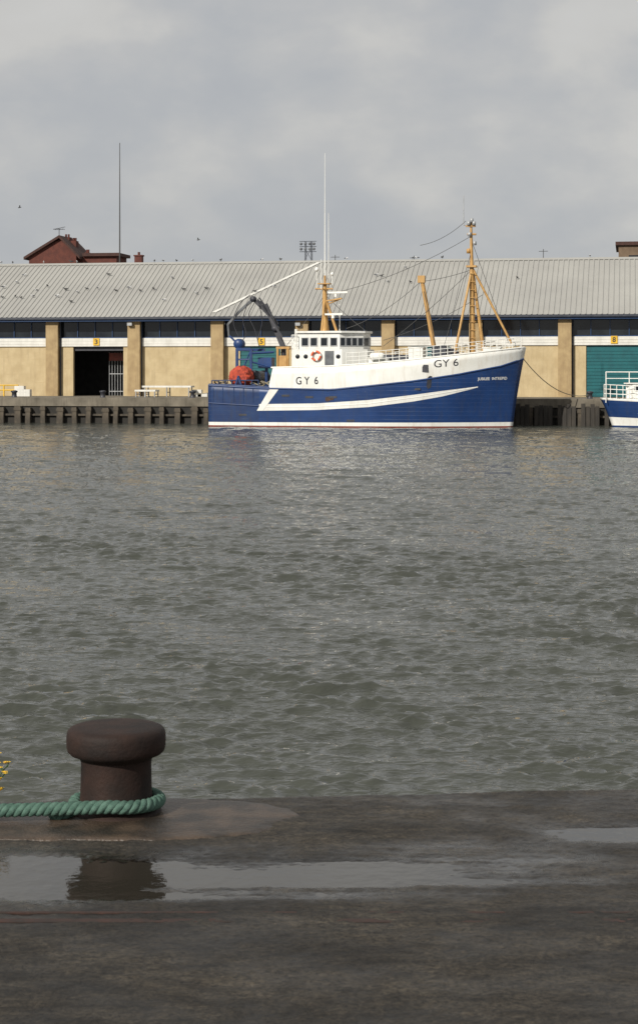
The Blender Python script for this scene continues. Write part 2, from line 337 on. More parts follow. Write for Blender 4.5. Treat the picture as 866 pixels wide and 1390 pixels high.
# bollard foundation pad
BX,BY=-0.829,7.24
mb=MB(); n=120
prof=[(1.0,-0.03),(0.997,0.000),(0.985,0.006),(0.9,0.010),(0.5,0.014),(0.02,0.016)]
vs=[]
for r,z in prof:
    for i in range(n):
        a=2*math.pi*i/n; rr=r*(1+0.03*math.sin(5*a)+0.02*math.sin(9*a+1)+0.012*math.sin(23*a)+0.008*math.sin(41*a))
        ce=abs(math.cos(a))**0.85*math.copysign(1,math.cos(a)); se=abs(math.sin(a))**0.85*math.copysign(1,math.sin(a))
        x=BX+0.0+0.73*rr*ce; y=BY-0.08+0.35*rr*se
        y=min(y,edgeY(x)-0.03); vs.append((x,y,z))
fs=[(i*n+k,i*n+(k+1)%n,(i+1)*n+(k+1)%n,(i+1)*n+k) for i in range(len(prof)-1) for k in range(n)]
fs.append(tuple(range((len(prof)-1)*n,len(prof)*n)))
mb.add(vs,fs,0,True)
M['pad']=mat('stained_concrete',(0.066,0.046,0.032),(0.022,0.017,0.013),0.45,7,bump=1.0,bscale=60,spec=0.45,bdist=0.006,detail=10,lo=0.38,hi=0.62)
mk('concrete_pad',mb,'pad',label='low rounded rust-stained concrete pad set in the quay edge',category='concrete pad')
# bollard
bo=empty('mooring_bollard',(BX,BY,0.012),label='squat rusty iron mooring bollard with wide cap on wet quay',category='bollard')
prof=[(0.185,0.0),(0.183,0.006),(0.156,0.014),(0.149,0.03),(0.145,0.10),(0.143,0.195),(0.146,0.216),(0.160,0.229),(0.186,0.239),(0.197,0.250),(0.2015,0.266),(0.2025,0.290),(0.2018,0.314),(0.198,0.330),(0.190,0.340),(0.175,0.346),(0.15,0.348),(0.06,0.350),(0.001,0.350)]
mk('bollard_shaft',MB().lathe(prof[:7],96),'rust',bo)
mk('bollard_cap',MB().lathe(prof[6:],96),'rust',bo)

# green rope
def crom(P,n):
    P=[np.array(p,float) for p in P]; P=[2*P[0]-P[1]]+P+[2*P[-1]-P[-2]]; out=[]
    for i in range(1,len(P)-2):
        for j in range(n):
            t=j/n; out.append(0.5*((2*P[i])+(-P[i-1]+P[i+1])*t+(2*P[i-1]-5*P[i]+4*P[i+1]-P[i+2])*t*t+(-P[i-1]+3*P[i]-3*P[i+1]+P[i+2])*t**3))
    out.append(P[-2]); return np.array(out)
def twisted(name,P,so_,sr,pitch,mats,**pr):
    C=crom(P,60); seg=np.r_[0,np.cumsum(np.linalg.norm(np.diff(C,axis=0),axis=1))]
    n=int(seg[-1]/0.006); s=np.linspace(0,seg[-1],n); C=np.stack([np.interp(s,seg,C[:,i]) for i in range(3)],1)
    mb=MB()
    T=np.gradient(C,axis=0); T/=np.linalg.norm(T,axis=1)[:,None]
    S=np.cross(T,[0,0,1]); S/=np.linalg.norm(S,axis=1)[:,None]; U=np.cross(S,T)
    for k in range(3):
        a=2*math.pi*s/pitch+k*2.0944
        Q=C+so_*(np.cos(a)[:,None]*S+np.sin(a)[:,None]*U)
        mb.path([tuple(q) for q in Q],sr,n=10)
    return mk(name,mb,mats,**pr)
R=0.175
P=[(-3.2,6.98,0.046),(-2.4,7.03,0.048),(-1.75,7.05,0.050),(-1.35,7.06,0.056),(-1.05,7.062,0.064)]
for a in range(-95,171,20):
    P.append((BX+R*math.cos(math.radians(a)),BY+R*math.sin(math.radians(a)),0.070-0.018*max(0,math.sin(math.radians(a*0.5+48)))-0.012*(a>60)))
P+= [(-1.0,7.20,0.036),(-1.02,7.13,0.03),(-1.07,7.10,0.02)]
twisted('mooring_rope',P,0.0135,0.0150,0.09,'rope',label='green three-strand rope looped round the rusty bollard',category='rope')

# yellow flower plant
pl=empty('flowering_weed',(-1.405,7.30,0.0),label='small weed with yellow flowers growing at the quay edge',category='plant')
st=MB(); lf=MB(); r2=random.Random(5)
heads=[(0.10,-0.06,0.20),(0.135,-0.04,0.205),(0.07,0.0,0.235),(0.02,0.01,0.25),(-0.03,-0.02,0.22),(0.125,-0.08,0.17),(-0.08,0.0,0.2),(0.11,-0.05,0.10),(0.09,-0.1,0.15)]
for h in heads:
    p0=np.array([r2.uniform(-.03,.03),r2.uniform(-.02,.02),-0.02]); h=np.array(h); mid=p0*0.5+h*0.5+np.array([0,0,0.03])
    C=crom([p0,mid,h],6); st.path([tuple(c) for c in C],0.0025,6)
    for j in range(3,len(C)-2,1):
        a=r2.uniform(0,6.28); L=r2.uniform(.02,.055); dd=np.array([math.cos(a)*L,math.sin(a)*L,0.01]); s_=np.array([-math.sin(a),math.cos(a),0])*L*0.25
        lf.add([C[j],C[j]+dd*.5+s_,C[j]+dd,C[j]+dd*.5-s_],[(0,1,2,3)])
    for q in range(3):
        fl=MB(); c=h+np.array([r2.uniform(-.016,.016),r2.uniform(-.01,.01),r2.uniform(-.008,.012)])
        nn_=10; fl.lathe([(0.0001,0.003),(0.004,0.002),(0.0045,-0.002)],8,0,tuple(c))
        for k in range(nn_):
            a=2*math.pi*k/nn_; e1=np.array([math.cos(a),math.sin(a),0.1]); s_=np.array([-math.sin(a),math.cos(a),0])*0.003
            fl.add([c+e1*.003,c+e1*.009+s_,c+e1*.012,c+e1*.009-s_],[(0,1,2,3)])
        mk('flower',fl,'petal',pl)
mk('stem',st,'leaf',pl); mk('leaves',lf,'leaf',pl)

# ------------------------------------------------------------ far quay
Q=Fr(0,131,10,0)
qo=mk('quay',MB().box(-150,150,0.25,260,-6,0,0).box(-150,150,0.0,0.25,-0.62,0.02,0),['quay'],kind='structure'); place(qo,Q)
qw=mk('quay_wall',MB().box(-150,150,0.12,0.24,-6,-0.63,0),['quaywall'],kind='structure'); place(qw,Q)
mbp=MB(); mbp.box(-0.2,0.2,-0.32,0.1,-3.6,-0.64); mbp.box(-0.24,0.24,-0.36,-0.0,-0.95,-0.75)
p0=mk('fender_pile',mbp,'pile')
uL=Q.uz(-15,550,0)[0]; uR=Q.uz(900,550,0)[0]; u=uL; i=0
us=[]
while u<uR: us.append(u); u+=1.15+0.22*math.sin(i*2.1)+0.1*math.sin(i*5.3); i+=1
for i,u in enumerate(us):
    o=p0 if i==0 else p0.copy()
    if i: COL.objects.link(o)
    place(o,Q,u,0,0.06*math.sin(i*3.7)-0.05); o.rotation_euler=(0.02*math.sin(i*1.3),0.03*math.sin(i*2.9),-Q.ang)
    o.scale=(1+0.2*math.sin(i*4.1),1,1)
    o['label']='weathered square timber fender pile against the quay wall'; o['category']='fender pile'; o['group']='fender piles along the harbour wall'
wl=MB(); wl.box(-150,150,-0.1,0.11,-1.35,-1.2); o=mk('fender_beam',wl,'pile',label='long horizontal timber beam fixed along the quay wall',category='beam'); place(o,Q)
fu0=Q.uz(600,560,-0.4)[0]; fu1=Q.uz(826,560,-0.4)[0]
mb=MB(); x=fu0; i=0
while x<fu1: 
    mb.box(x,x+0.30,-0.52+0.05*math.sin(i*2.3),-0.37,-3.4,-0.30-0.22*abs(math.sin(i*1.7))); x+=0.33+(0.35 if i%4==3 else 0); i+=1
M['piledark']=mat('dark_wet_timber',(0.040,0.033,0.025),(0.018,0.015,0.012),0.7,2.5,stretch=(1,1,0.3),bump=0.4)
o=mk('timber_facing',mb,'piledark',label='dark wet vertical timber boarding fixed to the quay wall',category='timber fender'); o['kind']='stuff'; place(o,Q)
del o['kind']

# ------------------------------------------------------------ warehouse
WV=12.0
wh=empty('warehouse',(0,0,0),label='long low dock shed with grey ribbed roof and buff walls',category='warehouse'); place(wh,Q)
def qz(px,py,v): return Q.uz(px,py,v)
zE=qz(433,429,WV-1)[1]; vR=WV+10; zR=qz(433,355,vR)[1]; zW0=qz(433,458,WV)[1]; zW1=qz(433,469.5,WV)[1]; zG=qz(433,434,WV)[1]
uA=-75.0; uB=70.0
pw=[(62,80),(172,190),(285,300),(398,412.5),(515,530.5),(639,654.5),(757,775)]
pill=[]
for a,b_ in pw:
    ua=qz(a,500,WV-0.5)[0]; ub=qz(b_,500,WV-0.5)[0]; pill.append(((ua+ub)/2,))
cent=[p[0] for p in pill]; sp=(cent[-1]-cent[0])/6
allc=[cent[0]-sp*k for k in range(9,0,-1)]+[cent[0]+sp*k for k in range(0,7)]+[cent[-1]+sp*k for k in range(1,7)]
pm=MB().box(-0.52,0.52,WV-0.55,WV-0.002,0,zG+0.1)
pil=None
for i,c in enumerate(allc):
    o=mk('pillar',pm,'pillarb',wh) if pil is None else pil.copy()
    if pil is not None: COL.objects.link(o); o.parent=wh
    pil=pil or o; o.location=(c,0,0)
def dooru(a,b_): return qz(a,500,WV)[0],qz(b_,500,WV)[0]
openings=[(dooru(100,168),'open'),(dooru(326,381),'teal'),(dooru(558,612),'teal'),(dooru(795,872),'teal')]
wall=MB(); x=uA
for (a,b_),k in openings: wall.box(x,a,WV,WV+0.35,0,zW1); x=b_
wall.box(x,uB,WV,WV+0.35,0,zW1)
wall.box(uA,uB,WV+20,WV+20.3,0,zE); wall.box(uA,uA+0.3,WV+0.36,WV+19.99,0,zE); wall.box(uB-0.3,uB,WV+0.36,WV+19.99,0,zE)
mk('wall',wall,'brick',wh)
for i in range(len(allc)-1):
    a=allc[i]+0.53; b_=allc[i+1]-0.53
    mb=MB().box(a,b_,WV-0.12,WV+0.2,zW1+0.003,zW0)
    for q in range(1,3): 
        zz=zW1+(zW0-zW1)*q/3; mb.box(a,b_,WV-0.14,WV-0.118,zz-0.015,zz+0.015)
    mk('cladding_band',mb,'whiteband',wh)
    fr=MB(); nW=4; fr.box(a,b_,WV+0.0,WV+0.2,zW0+0.003,zW0+0.08); fr.box(a,b_,WV-0.05,WV+0.2,zG-0.05,zG+0.12)
    for q in range(nW+1):
        xx=a+(b_-a)*q/nW; fr.box(max(a,xx-0.03),min(b_,xx+0.03),WV+0.14,WV+0.2,zW0+0.081,zG-0.051)
    wdw=mk('window',MB().box(a,b_,WV+0.25,WV+0.3,zW0,zG+0.1),'glass',wh)
    mk('frame',fr,'fasciablue',wdw)
def roof_uv(v): return zE+(zR-zE)*(v-(WV-1))/(vR-(WV-1))
mb=MB(); xs=[]; hs=[]; x=uA-1
while x<uB+1:
    for dx,h in((0,0),(0.24,0),(0.28,0.06),(0.35,0.06),(0.39,0)): xs.append(x+dx); hs.append(h)
    x+=0.42
nx=len(xs); vs=[]; rows=[(WV-1,zE),(vR,zR),(vR+11,zE)]
for v,z in rows:
    for x,h in zip(xs,hs): vs.append((x,v,z+h))
mb.add(vs,[(r*nx+i,r*nx+i+1,(r+1)*nx+i+1,(r+1)*nx+i) for r in range(2) for i in range(nx-1)])
roof=mk('roof',mb,'roof',wh)
mk('ridge_cap',MB().add([(uA-1,vR-0.35,zR-0.10),(uB+1,vR-0.35,zR-0.10),(uB+1,vR,zR+0.10),(uA-1,vR,zR+0.10),(uA-1,vR+0.35,zR-0.10),(uB+1,vR+0.35,zR-0.10)],[(0,1,2,3),(3,2,5,4)]),'roof',roof)
gt=MB().box(uA,uB,WV-1.18,WV-1.0,zE-0.16,zE+0.02); mk('gutter',gt,'grey',roof)
mk('fascia',MB().box(uA,uB,WV-0.98,WV-0.9,zE-0.34,zE-0.04),'fasciablue',wh)
sof=MB().box(uA,uB,WV-0.89,WV+0.3,zE-0.10,zE-0.06); mk('soffit',sof,'dark',wh)
def roofpt(px,py,dz=0.12):
    lo,hi=WV-1,vR
    for _ in range(40):
        m_=(lo+hi)/2; u,z=Q.uz(px,py,m_)
        if z>roof_uv(m_): lo=m_
        else: hi=m_
    return (u,m_,roof_uv(m_)+dz)
A=np.array(roofpt(433,357,0.07)); C=np.array(roofpt(290,425,0.07)); wx=np.array([0.18,0,0])
vs=[]
for f in np.linspace(0,1,30):
    p=A*(1-f)+C*f; vs+=[p-wx,p+wx]
mk('roof_flashing',MB().add(vs,[(2*i,2*i+1,2*i+3,2*i+2) for i in range(29)]),'whiteband',roof)
for (a,b_),k in openings:
    if k=='teal':
        mb=MB().box(a+0.003,b_-0.003,WV+0.12,WV+0.22,0.02,zW1-0.003); 
        nseg=14
        for q in range(nseg):
            z=0.1+(zW1-0.3)*q/nseg; mb.box(a+0.05,b_-0.05,WV+0.085,WV+0.119,z,z+0.18)
        mk('door',mb,'teal',wh)
(a,b_),_=openings[0]
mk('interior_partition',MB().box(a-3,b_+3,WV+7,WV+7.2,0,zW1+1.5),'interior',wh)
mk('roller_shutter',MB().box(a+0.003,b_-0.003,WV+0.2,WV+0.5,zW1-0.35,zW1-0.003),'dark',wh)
g=MB(); u0=qz(149,500,WV+2)[0]; u1=qz(168,500,WV+2)[0]
zt=qz(150,478,WV+2)[1]
for q in range(6):
    xx=u0+(u1-u0)*q/5; g.tube((xx,WV+2,0),(xx,WV+2,zt),0.03)
for q in (0.1,0.5,0.95): g.tube((u0,WV+2,zt*q),(u1,WV+2,zt*q),0.035)
g.box(u0,u1,WV+1.9,WV+1.98,zt*0.80,zt*0.98,1)
go=mk('gate',g,['steel','red'],label='pale metal gate with a red board inside an open doorway',category='gate'); place(go,Q)
def sign(px,py,ch):
    u,z=qz(px,py,WV-0.2); s_=mk('sign',MB().box(u-0.26,u+0.26,WV-0.2,WV-0.145,z-0.3,z+0.3),'yellow',wh)
    vs,fs=text2d(ch,0.02); mb=MB().add([(u-0.13+0.26*x,WV-0.205,z-0.2+0.4*y) for x,y in vs],fs)
    mk('digit',mb,'black',s_)
sign(131,464,'3'); sign(355,463.5,'5'); sign(833,461,'8')
for px in (176,404):
    p=Q.pt(px,440,WV-0.9); mk('wall_lamp',MB().box(p[0]-0.2,p[0]+0.2,WV-0.9,WV-0.56,p[2]-0.12,p[2]+0.12),'steel',wh)
for c in (cent[0],cent[1],cent[2],cent[6]):
    mk('downpipe',MB().tube((c+0.62,WV-0.08,0),(c+0.62,WV-0.16,zG),0.06),'grey',wh)

# distant things behind the shed
rb=empty('brick_house',(0,0,0),label='dark red brick house with a pitched tile roof and chimneys',category='house'); place(rb,Q)
v0=60; L_=lambda px,py:Q.uz(px,py,v0)
x0,_=L_(40,350); x1,_=L_(104,350); x2,_=L_(155,350); z_e=L_(80,346)[1]; z_p=L_(80,325)[1]; xp=L_(82,325)[0]; z_w=L_(140,347)[1]
mb=MB().box(x0,x1,v0,v0+5,0,z_e); mb.add([(x0,v0,z_e),(x1,v0,z_e),(xp,v0,z_p),(x0,v0+5,z_e),(x1,v0+5,z_e),(xp,v0+5,z_p)],[(0,1,2),(5,4,3)])
mb.box(x1+0.003,x2,v0+1,v0+5,0,z_w); mk('wall',mb,'redbrick',rb)
mb=MB()
for (a_,za),(b2,zb) in (((x0-0.5,z_e-0.5),(xp,z_p+0.15)),((xp,z_p+0.15),(x1+0.5,z_e-0.5))):
    mb.add([(a_,v0-0.4,za),(b2,v0-0.4,zb),(b2,v0+5.4,zb),(a_,v0+5.4,za),(a_,v0-0.4,za+0.3),(b2,v0-0.4,zb+0.3),(b2,v0+5.4,zb+0.3),(a_,v0+5.4,za+0.3)],[(0,1,2,3),(4,5,6,7),(0,1,5,4),(2,3,7,6),(1,2,6,5),(3,0,4,7)])
mb.box(x1+0.5,x2+0.4,v0+0.6,v0+5.2,z_w,z_w+0.35)
rf_=mk('roof',mb,'redtile',rb)
for a_,b2,pt,zb in ((78,87,320,4),(89,96,325,4),(47,52,340,3),(108,113,341,3)):
    xa=L_(a_,330)[0]; xb=L_(b2,330)[0]; zz=L_(a_,pt)[1]
    c=MB().box(xa,xb,v0+2,v0+3,zz-2.6,zz)
    for q in range(2): 
        cx=xa+(xb-xa)*(0.3+0.4*q); c.tube((cx,v0+2.5,zz),(cx,v0+2.5,zz+0.35),0.12)
    mk('chimney',c,'redbrick',rf_)
ae=MB(); p=L_(77,345); top=L_(77,309)[1]; ae.tube((p[0],v0+1,p[1]),(p[0],v0+1,top),0.04)
for q in range(5): ae.tube((p[0]-0.5+q*.25,v0+0.6,top-0.1),(p[0]-0.5+q*.25,v0+1.4,top-0.1+0.0),0.03)
ae.tube((p[0]-0.7,v0+1,top-0.1),(p[0]+0.7,v0+1,top+0.15),0.03); mk('aerial',ae,'dark',rf_)
p=Q.pt(163,194,40); mbm=MB().tube((0,0,0),(0,0,p[2]*0.6),0.10,0.07).tube((0,0,p[2]*0.6),(0,0,p[2]),0.07,0.035)
o=mk('radio_mast',mbm,'wire',label='very tall thin dark radio mast rising behind the shed roof',category='mast'); place(o,Q,p[0],40,0)
cu,cz=Q.uz(189,348,30); o=mk('brick_chimney',MB().box(-0.35,0.35,-0.3,0.3,0,cz).box(-0.42,0.42,-0.36,0.36,cz,cz+0.12).tube((0,0,cz+0.12),(0,0,cz+0.4),0.12),'redbrick',label='small square brick chimney rising above the shed ridge',category='chimney'); place(o,Q,cu,30,0)
bu0,bz=Q.uz(839,333,50); bb_=empty('brick_building',label='tall brown brick block showing above the shed roof',category='building'); place(bb_,Q,bu0,50,0)
wb=mk('wall',MB().box(0,14,0,10,0,bz),'brown',bb_); mk('roof',MB().box(-0.3,14.3,-0.3,10.3,bz+0.003,bz+0.35),'redtile',bb_)
for q in range(5):
    mk('window',MB().box(1+q*2.6,2.2+q*2.6,-0.05,0.05,bz-2.4,bz-1.0),'glass',bb_)
tu,tz=Q.uz(419,328,45); fo=empty('floodlight_tower',label='steel floodlight tower with two rows of lamps',category='floodlight'); place(fo,Q,tu,45,0)
tz0=Q.uz(419,342,45)[1]; wd=0.85
mb=MB(); 
for sx in(-1,1):
    for sy in(-1,1): mb.tube((sx*.35,sy*.35,0),(sx*.3,sy*.3,tz),0.035)
zz=0
while zz<tz-1.2:
    mb.tube((-.35,-.35,zz),(.35,-.35,zz+1.2),0.022); mb.tube((.35,-.35,zz),(-.35,-.35,zz+1.2),0.022); zz+=1.2
for z in (tz0,(tz+tz0)/2,tz): mb.tube((-wd,-.4,z),(wd,-.4,z),0.03)
mk('lattice',mb,'grey',fo)
for r_ in range(2):
    for c_ in range(4):
        cx=-wd+0.2+c_*(2*wd-0.4)/3; cz_=tz0+0.25+r_*(tz-tz0)/2
        mk('lamp',MB().lathe([(0.02,0.0),(0.08,0.02),(0.15,-0.16),(0.14,-0.18),(0.01,-0.16)],12,0,(cx,-0.45,cz_),'y'),'midgrey',fo)
for px,top in((737,338),(562,347),(455,346)):
    u,z=Q.uz(px,top,30); o=mk('aerial',MB().tube((0,0,0),(0,0,z),0.05,0.03).tube((-0.4,0,z-0.2),(0.4,0,z-0.2),0.025),'wire',label='small thin aerial pole poking above the shed roof',category='aerial'); place(o,Q,u,30,0)

# ------------------------------------------------------------ gulls
def gull(flying=False):
    mb=MB(); prof=[(0.002,-0.24),(0.02,-0.23),(0.045,-0.12),(0.075,-0.02),(0.08,0.05),(0.06,0.11),(0.04,0.14),(0.042,0.17),(0.035,0.20),(0.012,0.22),(0.002,0.26)]
    vs=[];n=10
    for r,x in prof:
        lift=0.0 if x<0.05 else (x-0.05)*(0.75 if not flying else 0.1)
        if x>0.17 and not flying: lift=0.09
        for k in range(n): a=2*math.pi*k/n; vs.append((x,r*math.cos(a),0.16+lift+r*math.sin(a)))
    mb.add(vs,[(i*n+k,i*n+(k+1)%n,(i+1)*n+(k+1)%n,(i+1)*n+k) for i in range(len(prof)-1) for k in range(n)],0,True)
    if flying:
        for s in(-1,1): mb.add([(0.08,s*.03,.2),(0.12,s*.3,.34),(0.02,s*.65,.25),(-0.02,s*.3,.32),(-0.06,s*.03,.2)],[(0,1,3,4),(1,2,3)])
    else:
        mb.tube((0.01,0.03,0.10),(0.02,0.03,0.0),0.007); mb.tube((0.01,-0.03,0.10),(0.02,-0.03,0.0),0.007)
        for s in(-1,1): mb.add([(0.07,s*.078,.2),(0.0,s*.088,.13),(-0.3,s*.02,.17),(-0.1,s*.06,.23)],[(0,1,2,3)],1)
    return mb
gw=None; gd=None
pts=[]
r3=random.Random(3)
for (px,py) in [(8,392),(5,405),(22,390),(34,403),(52,399),(60,391),(75,405),(88,399),(104,395),(118,392),(131,398),(155,396),(178,398),(205,395),(221,406),(247,391),(268,398),(281,390),(30,380),(151,378),(310,395),(345,400),(372,392),(98,411),(510,372),(555,381),(522,380),(700,383),(230,375),(514,376),(548,369),(18,404),(47,409),(187,392)]:
    pts.append(roofpt(px+r3.uniform(-5,5),py+r3.uniform(-5,5),0.05))
for px in (2,18,60,97,105,210,222,240,262,300,356,381,470,560,566,600,800): pts.append((Q.uz(px,356,vR)[0],vR,zR+0.10))
for i,p in enumerate(pts):
    dark=(i%2==1)
    base=gd if dark else gw
    if base is None:
        o=mk('pigeon' if dark else 'gull',gull(False),['gull_dark','gull_dark'] if dark else ['gull_white','grey'])
        if dark: gd=o
        else: gw=o
    else: o=base.copy(); COL.objects.link(o)
    X,Y=Q.world(p[0],p[1]); o.location=(X,Y,p[2]); o.rotation_euler=(0,0,r3.uniform(0,6.28))
    sc_=r3.uniform(0.8,1.05); o.scale=(sc_,)*3
    o['label']='dark pigeon perched on the grey ribbed roof' if dark else 'white and grey gull perched on the grey ribbed roof'; o['category']='bird'; o['group']='birds resting on the shed roof'
for px,py,D_ in((28,283,240),(270,327,240)):
    o=mk('gull',gull(True),['gull_dark','grey'],label='gull flying with spread wings against the cloudy sky',category='bird')
    o.location=((px-433)/F*D_,D_,CH-(py-HZ)*D_/F); o.rotation_euler=(0.3,0.2,r3.uniform(2,4))

# ------------------------------------------------------------ hull builder
class Hull:
    def __init__(s,fr,xs_top,ztop,xs_wl,Bm,t0=0.5,pt=2.6,pb=1.7,stern=0.10):
        s.fr=fr; s.xt,s.zt,s.xw,s.B,s.t0,s.pt,s.pb,s.st=xs_top,ztop,xs_wl,Bm,t0,pt,pb,stern
    def xstem(s,z): 
        q=np.clip(z/s.zt,-0.4,1.1); return s.xw+(s.xt-s.xw)*(0.75*q+0.25*q*abs(q))
    def hb(s,t,z):
        zr=min(max(z/s.zt,0),1.05); B=s.B*(0.93+0.07*min(zr*1.8,1))
        if z<0: B*=max(0.2,1+0.35*z)
        f=1.0
        if t<0.25: f*=1-s.st*((0.25-t)/0.25)**2
        if t>s.t0:
            q=min((t-s.t0)/(1-s.t0),1.0); f*=max(0,1-q**(s.pb+(s.pt-s.pb)*zr))**(0.95-0.25*zr)
        return B*f
    def solve(s,px,py,side=-1):
        b=s.B
        for _ in range(25):
            u,z=s.fr.uz(px,py,side*b); t=min(max(u/s.xstem(z),0),1); b=0.5*b+0.5*s.hb(t,z)
        return t,z
    def pos(s,t,z,side=-1,off=0.0): return (t*s.xstem(z),side*(s.hb(t,z)+off),z)
    def build(s,curves,mids,ts,sub=3):
        mb=MB(); nc=len(ts)
        rows=[];band=[]
        for c in range(len(curves)-1):
            for q in range(sub):
                rows.append([curves[c](t)*(1-q/sub)+curves[c+1](t)*q/sub for t in ts]); band.append(c)
        rows.append([curves[-1](t) for t in ts])
        for side in(-1,1):
            vs=[s.pos(t,z,side) for r in rows for t,z in zip(ts,r)]
            o=len(mb.v); mb.v+=vs
            for i in range(len(rows)-1):
                for j in range(nc-1):
                    a,b_,c,d_=i*nc+j,i*nc+j+1,(i+1)*nc+j+1,(i+1)*nc+j
                    if abs(rows[i][j]-rows[i+1][j])<1e-4 and abs(rows[i][j+1]-rows[i+1][j+1])<1e-4: continue
                    f=[o+a,o+b_,o+c,o+d_]
                    if side==1: f=f[::-1]
                    mb.f.append(f); mb.m.append(mids(band[i],(ts[j]+ts[j+1])/2)); mb.s.append(True)
        n=len(rows); a=[s.pos(0,rows[i][0],-1) for i in range(n)]; b_=[s.pos(0,rows[i][0],1) for i in range(n)]
        o=len(mb.v); mb.v+=a+b_
        for i in range(n-1):
            mb.f.append([o+i,o+i+1,o+n+i+1,o+n+i]); mb.m.append(mids(band[i],0.0)); mb.s.append(False)
        return mb
    def strip(s,pts,off=0.05):
        mb=MB(); vs=[]
        for t,zl,zh in pts: vs+=[s.pos(t,zl,-1,off),s.pos(t,zh,-1,off)]
        mb.add(vs,[(2*i,2*i+2,2*i+3,2*i+1) for i in range(len(pts)-1)],0,True); return mb

# ------------------------------------------------------------ trawler
BA=13.0
X,Y=Q.world(Q.uz(283,575,-7.2)[0],-7.2)
ca,sa=math.cos(math.radians(BA)),math.sin(math.radians(BA))
B=Fr(X+2.9*sa,Y+2.9*ca,BA,WZ)
tr=empty('fishing_trawler',label='blue and white fishing trawler moored along the quay',category='fishing boat'); place(tr,B)
xt,zt=B.uz(713,472,0); xw,_=B.uz(695,580,0)
H=Hull(B,xt,zt,xw,3.2)
def curve(pts,hull,side=-1):
    S=sorted(hull.solve(px,py,side) for px,py in pts); T=[a for a,_ in S]; Zz=[b for _,b in S]
    return lambda t:float(np.interp(t,T,Zz))
TOPC=[(368,499),(447,497),(500,493.5),(560,488),(620,481.5),(680,475),(703,472.5),(711,471.5)]
cB=curve([(284,522),(352,526),(366,527),(450,528),(500,523),(560,516.5),(620,507.5),(680,496),(700,490),(711,486)],H)
cT0=curve(TOPC,H)
sU=curve([(352,548.5),(430,547.5),(500,543),(560,536),(600,530.5),(648,524.5)],H)
sL=curve([(352,557.5),(430,556.5),(500,552.5),(560,545),(600,538),(648,526.0)],H)
tH=H.solve(370,515)[0]; tS0=H.solve(352,553)[0]; tS1=H.solve(648,526)[0]
def cT(t): return cB(t) if t<tH else cT0(t)
ts=list(np.linspace(0,tH-0.012,14))+[tH-0.0119,tH+0.0]+list(np.linspace(tH+0.01,1,70))
ts=sorted(set(ts+[tS0,tS1]))
cs=[lambda t:-1.5,lambda t:0.0,lambda t:0.10,lambda t:0.33+0.05*t,sL,sU,cB,cT]
def mids(b_,t):
    if b_<=1: return 2
    if b_==2: return 1
    if b_==4 and tS0<t<tS1: return 1
    if b_==6: return 1
    return 3 if t<tS0 else 0
hb=H.build(cs,mids,ts)
ho=mk('hull',hb,['blue','white','red','bluestern'],tr)
sm=ho.modifiers.new('s','SOLIDIFY'); sm.thickness=0.07; sm.offset=0
def strake(pts,name,m,r,off):
    P=[H.solve(*p) for p in pts]; T=[p[0] for p in P]; Zz=[p[1] for p in P]
    tt=np.linspace(T[0],T[-1],50)
    for sd in(-1,1):
        mb=MB().path([H.pos(t,float(np.interp(t,T,Zz)),sd,off) for t in tt],r,8); mk(name,mb,m,tr)
strake([(284,523),(352,527),(450,529),(500,524),(560,517.5),(620,508.5),(680,497),(711,487)],'rubbing_strake','blue',0.07,0.02)
strake([(284,547),(352,551)],'rubbing_strake','bluestern',0.06,0.02)
strake([(352,552),(430,552),(500,548),(580,537),(648,525.5)],'rubbing_strake','white',0.05,0.0)
strake(TOPC,'bulwark_rail','white',0.06,0.0)
strake([(284,522),(320,523.5),(366,526)],'bulwark_rail','bluestern',0.08,0.0)
for px in (290,303,318,331,344):
    ta,za=H.solve(px,526); tb,zb_=H.solve(px,546)
    mk('hull_rib',MB().tube(H.pos(ta,za,-1,0.01),H.pos(tb,zb_,-1,0.01),0.045),'bluestern',tr)
S=[H.solve(px,py) for px,py in((351,557.5),(369,527))]
mb=MB(); vs=[]
for q in np.linspace(0,1,10):
    t=S[0][0]*(1-q)+S[1][0]*q; z=S[0][1]*(1-q)+S[1][1]*q
    vs+=[H.pos(t-0.005,z,-1,0.055),H.pos(t+0.016+0.010*q,z,-1,0.055)]
mb.add(vs,[(2*i,2*i+1,2*i+3,2*i+2) for i in range(9)],0,True); mk('painted_stripe',mb,'white',tr)
def deck(name,t0,t1,zf,m):
    tt=np.linspace(t0,t1,40); vs=[]
    for t in tt: z=zf(t); vs+= [H.pos(t,z,-1,-0.05),H.pos(t,z,1,-0.05)]
    mk(name,MB().add(vs,[(2*i,2*i+2,2*i+3,2*i+1) for i in range(39)]),m,tr)
deck('deck',0,tH,lambda t:cB(t)-0.9,'deck'); deck('deck',tH,0.995,lambda t:cT0(t)-0.45,'deck')
xa=tH*H.xstem(3); zb=cB(tH)-0.9; ztp=cT0(tH+0.01)
mk('bulkhead',MB().box(xa,xa+0.08,-3.05,3.05,zb,ztp-0.02),'white',tr)
mk('bulkhead_door',MB().box(xa-0.05,xa-0.003,-1.8,-1.0,zb,zb+1.9),'blue',tr)
for px,py in((388,537),(420,539),(452,539),(565,528),(476,571),(330,563)):
    t,z=H.solve(px,py); p=H.pos(t,z,-1,0.045); mk('freeing_port',MB().box(p[0]-0.28,p[0]+0.28,p[1]-0.01,p[1]+0.01,z-0.07,z+0.07),'dark',tr)
t,z=H.solve(577,499); p=H.pos(t,z,-1,0.05); mk('fairlead',MB().box(p[0]-0.2,p[0]+0.2,p[1]-0.02,p[1]+0.03,z-0.3,z+0.2),'dark',tr)
M['ruststain']=mat('rust_stain',(0.10,0.05,0.03),(0.04,0.03,0.03),0.8,6)
t,z=H.solve(445,541)
